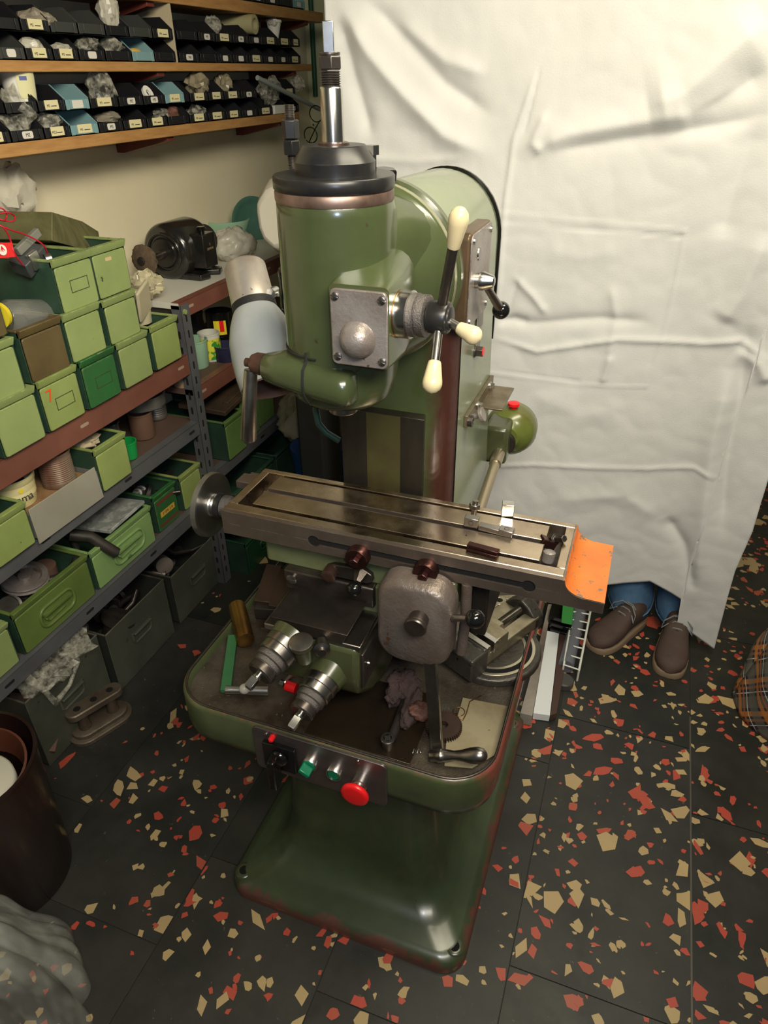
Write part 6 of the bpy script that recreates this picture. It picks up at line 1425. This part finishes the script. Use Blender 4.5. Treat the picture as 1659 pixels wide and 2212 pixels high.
# ------------------------------------------------------------------ front left: brown bin, plastic, fixture
bc = V((-1.225, .61, 0))
bn = thing('waste_bin', 'dark brown plastic waste bin cut off by the left edge', 'bin', bc)
prof = [(0, .132), (.004, .135), (.405, .151), (.408, .155), (.418, .155), (.418, .148), (.40, .146), (.02, .128), (.02, .001)]
obj('bin_body', MB().lathe(bc, (0, 0, 1), prof, 56, False), m_brownbin, bn, ang=50)
obj('inner_ring', MB().lathe(bc + V((.012, .02, .33)), (.15, -.1, 1), [(0, .09), (.07, .105), (.072, .10), (.0, .085)], 40, False), M('brown_tub_plastic', (.11, .035, .02), .4), bn, ang=60)
tag(obj('round_container', MB().lathe(bc + V((.03, -.01, .34)), (.12, -.12, 1), [(0, .080), (.008, .085), (.030, .085), (.036, .080), (.037, .001)], 44), M('yellowed_white_plastic', (.55, .52, .42), .4), ang=50), 'round off-white plastic container lying in the brown bin', 'container')
def cbag(u, v):
    a = 2 * math.pi * u; pl_ = .06 * abs(math.sin(a * 7 + 1.5 * v)) * v ** .5 + .05 * abs(math.sin(a * 13 + 3 * v + math.sin(a * 3))) * v ** .4 - .05
    w_ = v + .02 * noise.noise(V((math.cos(a) * 3, math.sin(a) * 3, v * 4)))
    r = .05 + .215 * (1 - max(0, 1 - w_) ** 1.5); r *= 1 + pl_ + .12 * noise.noise(V((math.cos(a) * 2, math.sin(a) * 2, v * 3 + 7))) + .05 * abs(noise.noise(V((math.cos(a) * 5, math.sin(a) * 5, v * 1.2))))
    return V((-1.06 + r * math.cos(a), .265 + r * math.sin(a), .50 * (1 - v) + .002 + .012 * math.sin(a * 5)* (1 - v)))
tag(obj('plastic_bag', MB().grid(cbag, 220, 60), M('big_clear_bag', (.5, .51, .46), .10, alphan=(9, .14, .62), c2=(.62, .62, .56), ns=20, mixlo=.5, mixhi=.7, bump=.4, bs=22, stretch=(1, 1, .35)), ang=180), 'large clear plastic bag in the lower left corner', 'bag')
fx = thing('cast_fixture', 'rusty cast bracket with three holes and an oval flange, on the floor by the boxes', 'casting', (-1.30, 1.09, 0))
fm = M('cast_fixture_iron', (.16, .125, .09), .5, .5, c2=(.09, .065, .045), ns=12, bump=.4, bs=90, edge=(.3, .25, .18), ew=.002)
fd = (P(2, .02, 272, 1530) - P(2, .02, 175, 1590)); fd.z = 0; fd.normalize(); fs = V((fd.y, -fd.x, 0))
fo = P(2, .012, 218, 1560) 
fo = V((fo.x, fo.y, 0))
def oval(L_, W_2, z, o=V((0, 0, 0)), n=14):
    pts = []
    for s_, a0 in ((1, -90), (-1, 90)):
        for i in range(n + 1):
            a = R(a0 + 180 * i / n); pts.append(fo + o + fd * (s_ * (L_ - W_2) + W_2 * math.cos(a)) + fs * (-W_2 * math.sin(a)) + V((0, 0, z)))
    return pts
obj('flange', MB().loft([oval(.098, .050, .002), oval(.098, .050, .014), oval(.094, .046, .017)]).loft([oval(.086, .038, .017), oval(.086, .038, .030), oval(.082, .034, .033)]), fm, fx, ang=40)
for s_ in (-1, 1): obj('leg', MB().lathe(fo + fd * (.045 * s_), (0, 0, 1), [(.03, .020), (.06, .014), (.095, .018)], 20), fm, fx)
obj('top_lug', MB().loft([oval(.088, .026, .092), oval(.088, .026, .110), oval(.085, .023, .113)]), fm, fx, ang=40)
for s_ in (-1, 0, 1): obj('bore', MB().lathe(fo + fd * (.052 * s_) + V((0, 0, .1132)), (0, 0, 1), [(0, .0105), (.0004, .0100), (.0004, .0001)], 24), m_hole, fx, ang=50)
tag(obj('dark_board', MB().obox(P(2, .10, 70, 1560), (.16, .16, .012), (.55, -.2, 1), (1, .4, 0)), M('rusty_dark_sheet', (.03, .02, .016), .45, c2=(.11, .045, .025), ns=5), bevel=.001), 'rust spotted dark board leaning between the brown bin and the boxes', 'board')

# ------------------------------------------------------------------ right side: panels, wire rack, plaid bag
def leaning(name, pix, z0, x, mat, label, cat, th=.01):
    pass
def slab(name, y0, y1, x0, x1, h, mat, label, cat, lean=0, bev=.001):
    m = MB().loft([[V((x0, y0, .001)), V((x1, y0, .001)), V((x1, y1, .001)), V((x0, y1, .001))], [V((x0 + lean, y0, h)), V((x1 + lean, y0, h)), V((x1 + lean, y1, h)), V((x0 + lean, y1, h))]])
    return tag(obj(name, m, mat, bevel=bev, ang=20), label, cat)
# long flat boards standing on edge beside the machine, seen from above
def topboard(name, pxs, z, mat, label, cat, h):
    q = [P(2, z, u, v) for u, v in pxs]
    return tag(obj(name, MB().loft([[V((p.x, p.y, z - h)) for p in q], q]), mat, bevel=.0012, ang=20), label, cat)
topboard('white_board', [(1152, 1540), (1188, 1545), (1208, 1368), (1182, 1362)], .030, m_paper, 'white painted board lying beside the machine', 'board', .028)
topboard('brown_board', [(1189, 1545), (1203, 1540), (1232, 1370), (1209, 1368)], .030, m_bakebrown, 'narrow dark brown board right of the white one', 'board', .028)
topboard('dirty_board', [(1124, 1540), (1150, 1546), (1182, 1362), (1192, 1305), (1184, 1305), (1162, 1400)], .050, M('pale_dirty_board', (.40, .36, .31), .7, c2=(.10, .07, .06), ns=2.5), 'pale soot stained board between the machine base and the white board', 'board', .045)
tag(obj('green_post', MB().loft([[P(2, .002, u, v) for u, v in ((1212, 1345), (1236, 1350), (1244, 1300), (1220, 1296))], [P(2, .16, u, v) for u, v in ((1212, 1345), (1236, 1350), (1244, 1262), (1220, 1258))]]), M('grass_green_paint', (.02, .20, .03), .45), bevel=.002), 'grass green painted block under the orange table end', 'block')
db = thing('black_ribbed_base', 'black ribbed plastic base under the table end beside the green block', 'base', P(2, 0, 1200, 1330))
for k in range(3):
    q = [P(2, .04 + .02 * k, u, v) for u, v in ((1188 - k, 1358 - 14 * k), (1234, 1372 - 14 * k), (1238, 1345 - 14 * k), (1192, 1332 - 14 * k))]
    obj('rib', MB().loft([[V((p.x, p.y, .002 + .02 * k)) for p in q], q]), m_black, db, bevel=.002)
# wire rack with grey tube behind
wr_ = thing('wire_rack', 'white wire rack standing on the floor between the boards and the shoe', 'rack', P(2, 0, 1250, 1450))
zr = .05
ra, rb_ = P(2, zr, 1251, 1447), P(2, zr, 1276, 1318)
la, lb2 = P(2, zr, 1218, 1436), P(2, zr, 1238, 1312)
mwh = M('white_coated_wire', (.72, .72, .66), .35)
obj('side_rail', MB().tube([ra, rb_], .0040, 10), mwh, wr_); obj('side_rail', MB().tube([la, lb2], .0035, 8), mwh, wr_)
for k in range(8):
    t = (0, .17, .33, .48, .63, .77, .92, 1)[k]
    obj('rung', MB().tube([la.lerp(lb2, t), ra.lerp(rb_, t)], .0026, 8), mwh, wr_)
for p in (ra, rb_, la, lb2): obj('foot', MB().tube([p, V((p.x, p.y, .001))], .0035, 8), mwh, wr_)
tag(obj('grey_tube', MB().tube([P(2, .028, 1222, 1440), P(2, .028, 1252, 1318)], .026, 24), M('grey_plastic_pipe', (.14, .145, .17), .35), ang=50), 'grey plastic tube lying under the white wire rack', 'tube')
tag(obj('grey_disc_foot', MB().lathe(P(2, .002, 1218, 1478), (0, 0, 1), [(0, .030), (.02, .030), (.024, .026)], 28), M('dark_grey_disc', (.06, .058, .055), .5)), 'dark grey round foot beside the brown board', 'disc')
# plaid bag
pg0 = [(1598, 1425, .15), (1604, 1600, .02), (1700, 1625, .02), (1760, 1500, .25), (1700, 1250, .50), (1645, 1300, .42)]
def plaidfn(u, v):
    # a slumped cloth shopper: half ellipsoid standing on the floor
    a = -math.pi + 2 * math.pi * u; z = .52 * v
    r = 1 - .55 * max(0, v - .35) ** 1.3; r *= 1 + .07 * noise.noise(V((math.cos(a) * 2, math.sin(a) * 2, v * 4))) + .05 * math.sin(a * 5 + v * 3) * v
    return V((.715 + .215 * r * math.cos(a) + .05 * v, 1.845 + .18 * r * math.sin(a), .002 + z))
pbag = MB().grid(plaidfn, 60, 40)
po = obj('plaid_bag', pbag, m_plaid, ang=180, solid=.003)
uvl = po.data.uv_layers.new(name='UVMap')
for poly in po.data.polygons:
    for li in poly.loop_indices:
        vi = po.data.loops[li].vertex_index; uvl.data[li].uv = ((vi % 61) / 60 * 1.15, (vi // 61) / 40 * .55)
tag(po, 'slumped plaid cloth shopper in orange, navy and grey at the right edge', 'bag')
# brown carton far right
tag(obj('carton', MB().box(.74, 1.05, 3.15, 3.4, 0, .22), M('brown_cardboard', (.30, .18, .08), .8), bevel=.002), 'brown cardboard carton on the floor at the right edge behind the sheet', 'carton')

# ------------------------------------------------------------------ behind the machine, left
cvr = MB()
def cover(u, v):
    a = 2 * math.pi * u; c = V((-1.10, 2.35, 0)); t = v
    z = .60 + .82 * t
    r = (.33 * (1 - .12 * t) if t < .8 else .29 * math.sqrt(max(0, 1 - ((t - .8) / .205) ** 2)) * 1.0)
    r *= 1 + .07 * noise.noise(V((math.cos(a) * 1.5, math.sin(a) * 1.5, t * 3))) + .05 * math.sin(3 * a)
    return V((c.x + r * math.cos(a) * .72, c.y + r * math.sin(a) * .8, z))
co_ = [P(1, 1.95, u, v) for u, v in ((600, 376), (565, 392), (548, 418), (541, 432), (541, 455), (548, 500), (560, 530), (575, 545), (592, 560), (608, 556), (640, 560), (660, 500), (660, 400), (630, 372))]
cg = MB()
cgc = sum(co_, V((0, 0, 0))) / len(co_)
cg.loft([[p + V((0, .0, 0)) for p in [cgc + (q - cgc) * .72 for q in co_]], [p + V((0, .05, 0)) for p in co_], [p + V((0, .22, 0)) for p in co_], [cgc + (q - cgc) * .8 + V((0, .32, 0)) for q in co_]])
for i, p in enumerate(cg.v): pass
cvo_ = tag(obj('dust_cover', cg, m_greywht, ang=30, bevel=.01), 'off-white cloth cover over a machine, behind the milling head on the left', 'cover')
tag(obj('covered_stand', MB().box(-1.08, -.98, 2.02, 2.18, .002, 1.30), M('dark_stand', (.03, .03, .028), .6), bevel=.01), 'dark stand under the off-white cover', 'stand')
cn = []
def canvas(u, v):
    p = P(1, 2.30, 585 + 150 * u, 850 + 165 * v)
    return V((p.x, 2.30 - .10 * math.sin(math.pi * u) + .06 * noise.noise(V((u * 3, v * 4, 1))) + .03 * math.sin(u * 12 + v * 3), p.z))
cg2 = MB().crumple(P(1, 2.35, 655, 905) + V((.05, .06, 0)), (.15, .15, .13), 81, 56, .30, 1.6)
tag(obj('canvas_heap', cg2, m_canvas, ang=180), 'crumpled beige canvas heap under the lamp, behind the machine', 'canvas')
tag(obj('blue_bucket', MB().lathe(P(1, 2.2, 690, 1010) - V((0, 0, .10)), (0, 0, 1), [(0, .09), (.20, .11), (.20, .10)], 28), M('blue_plastic', (.01, .06, .22), .4)), 'blue bucket in the dark behind the table', 'bucket')
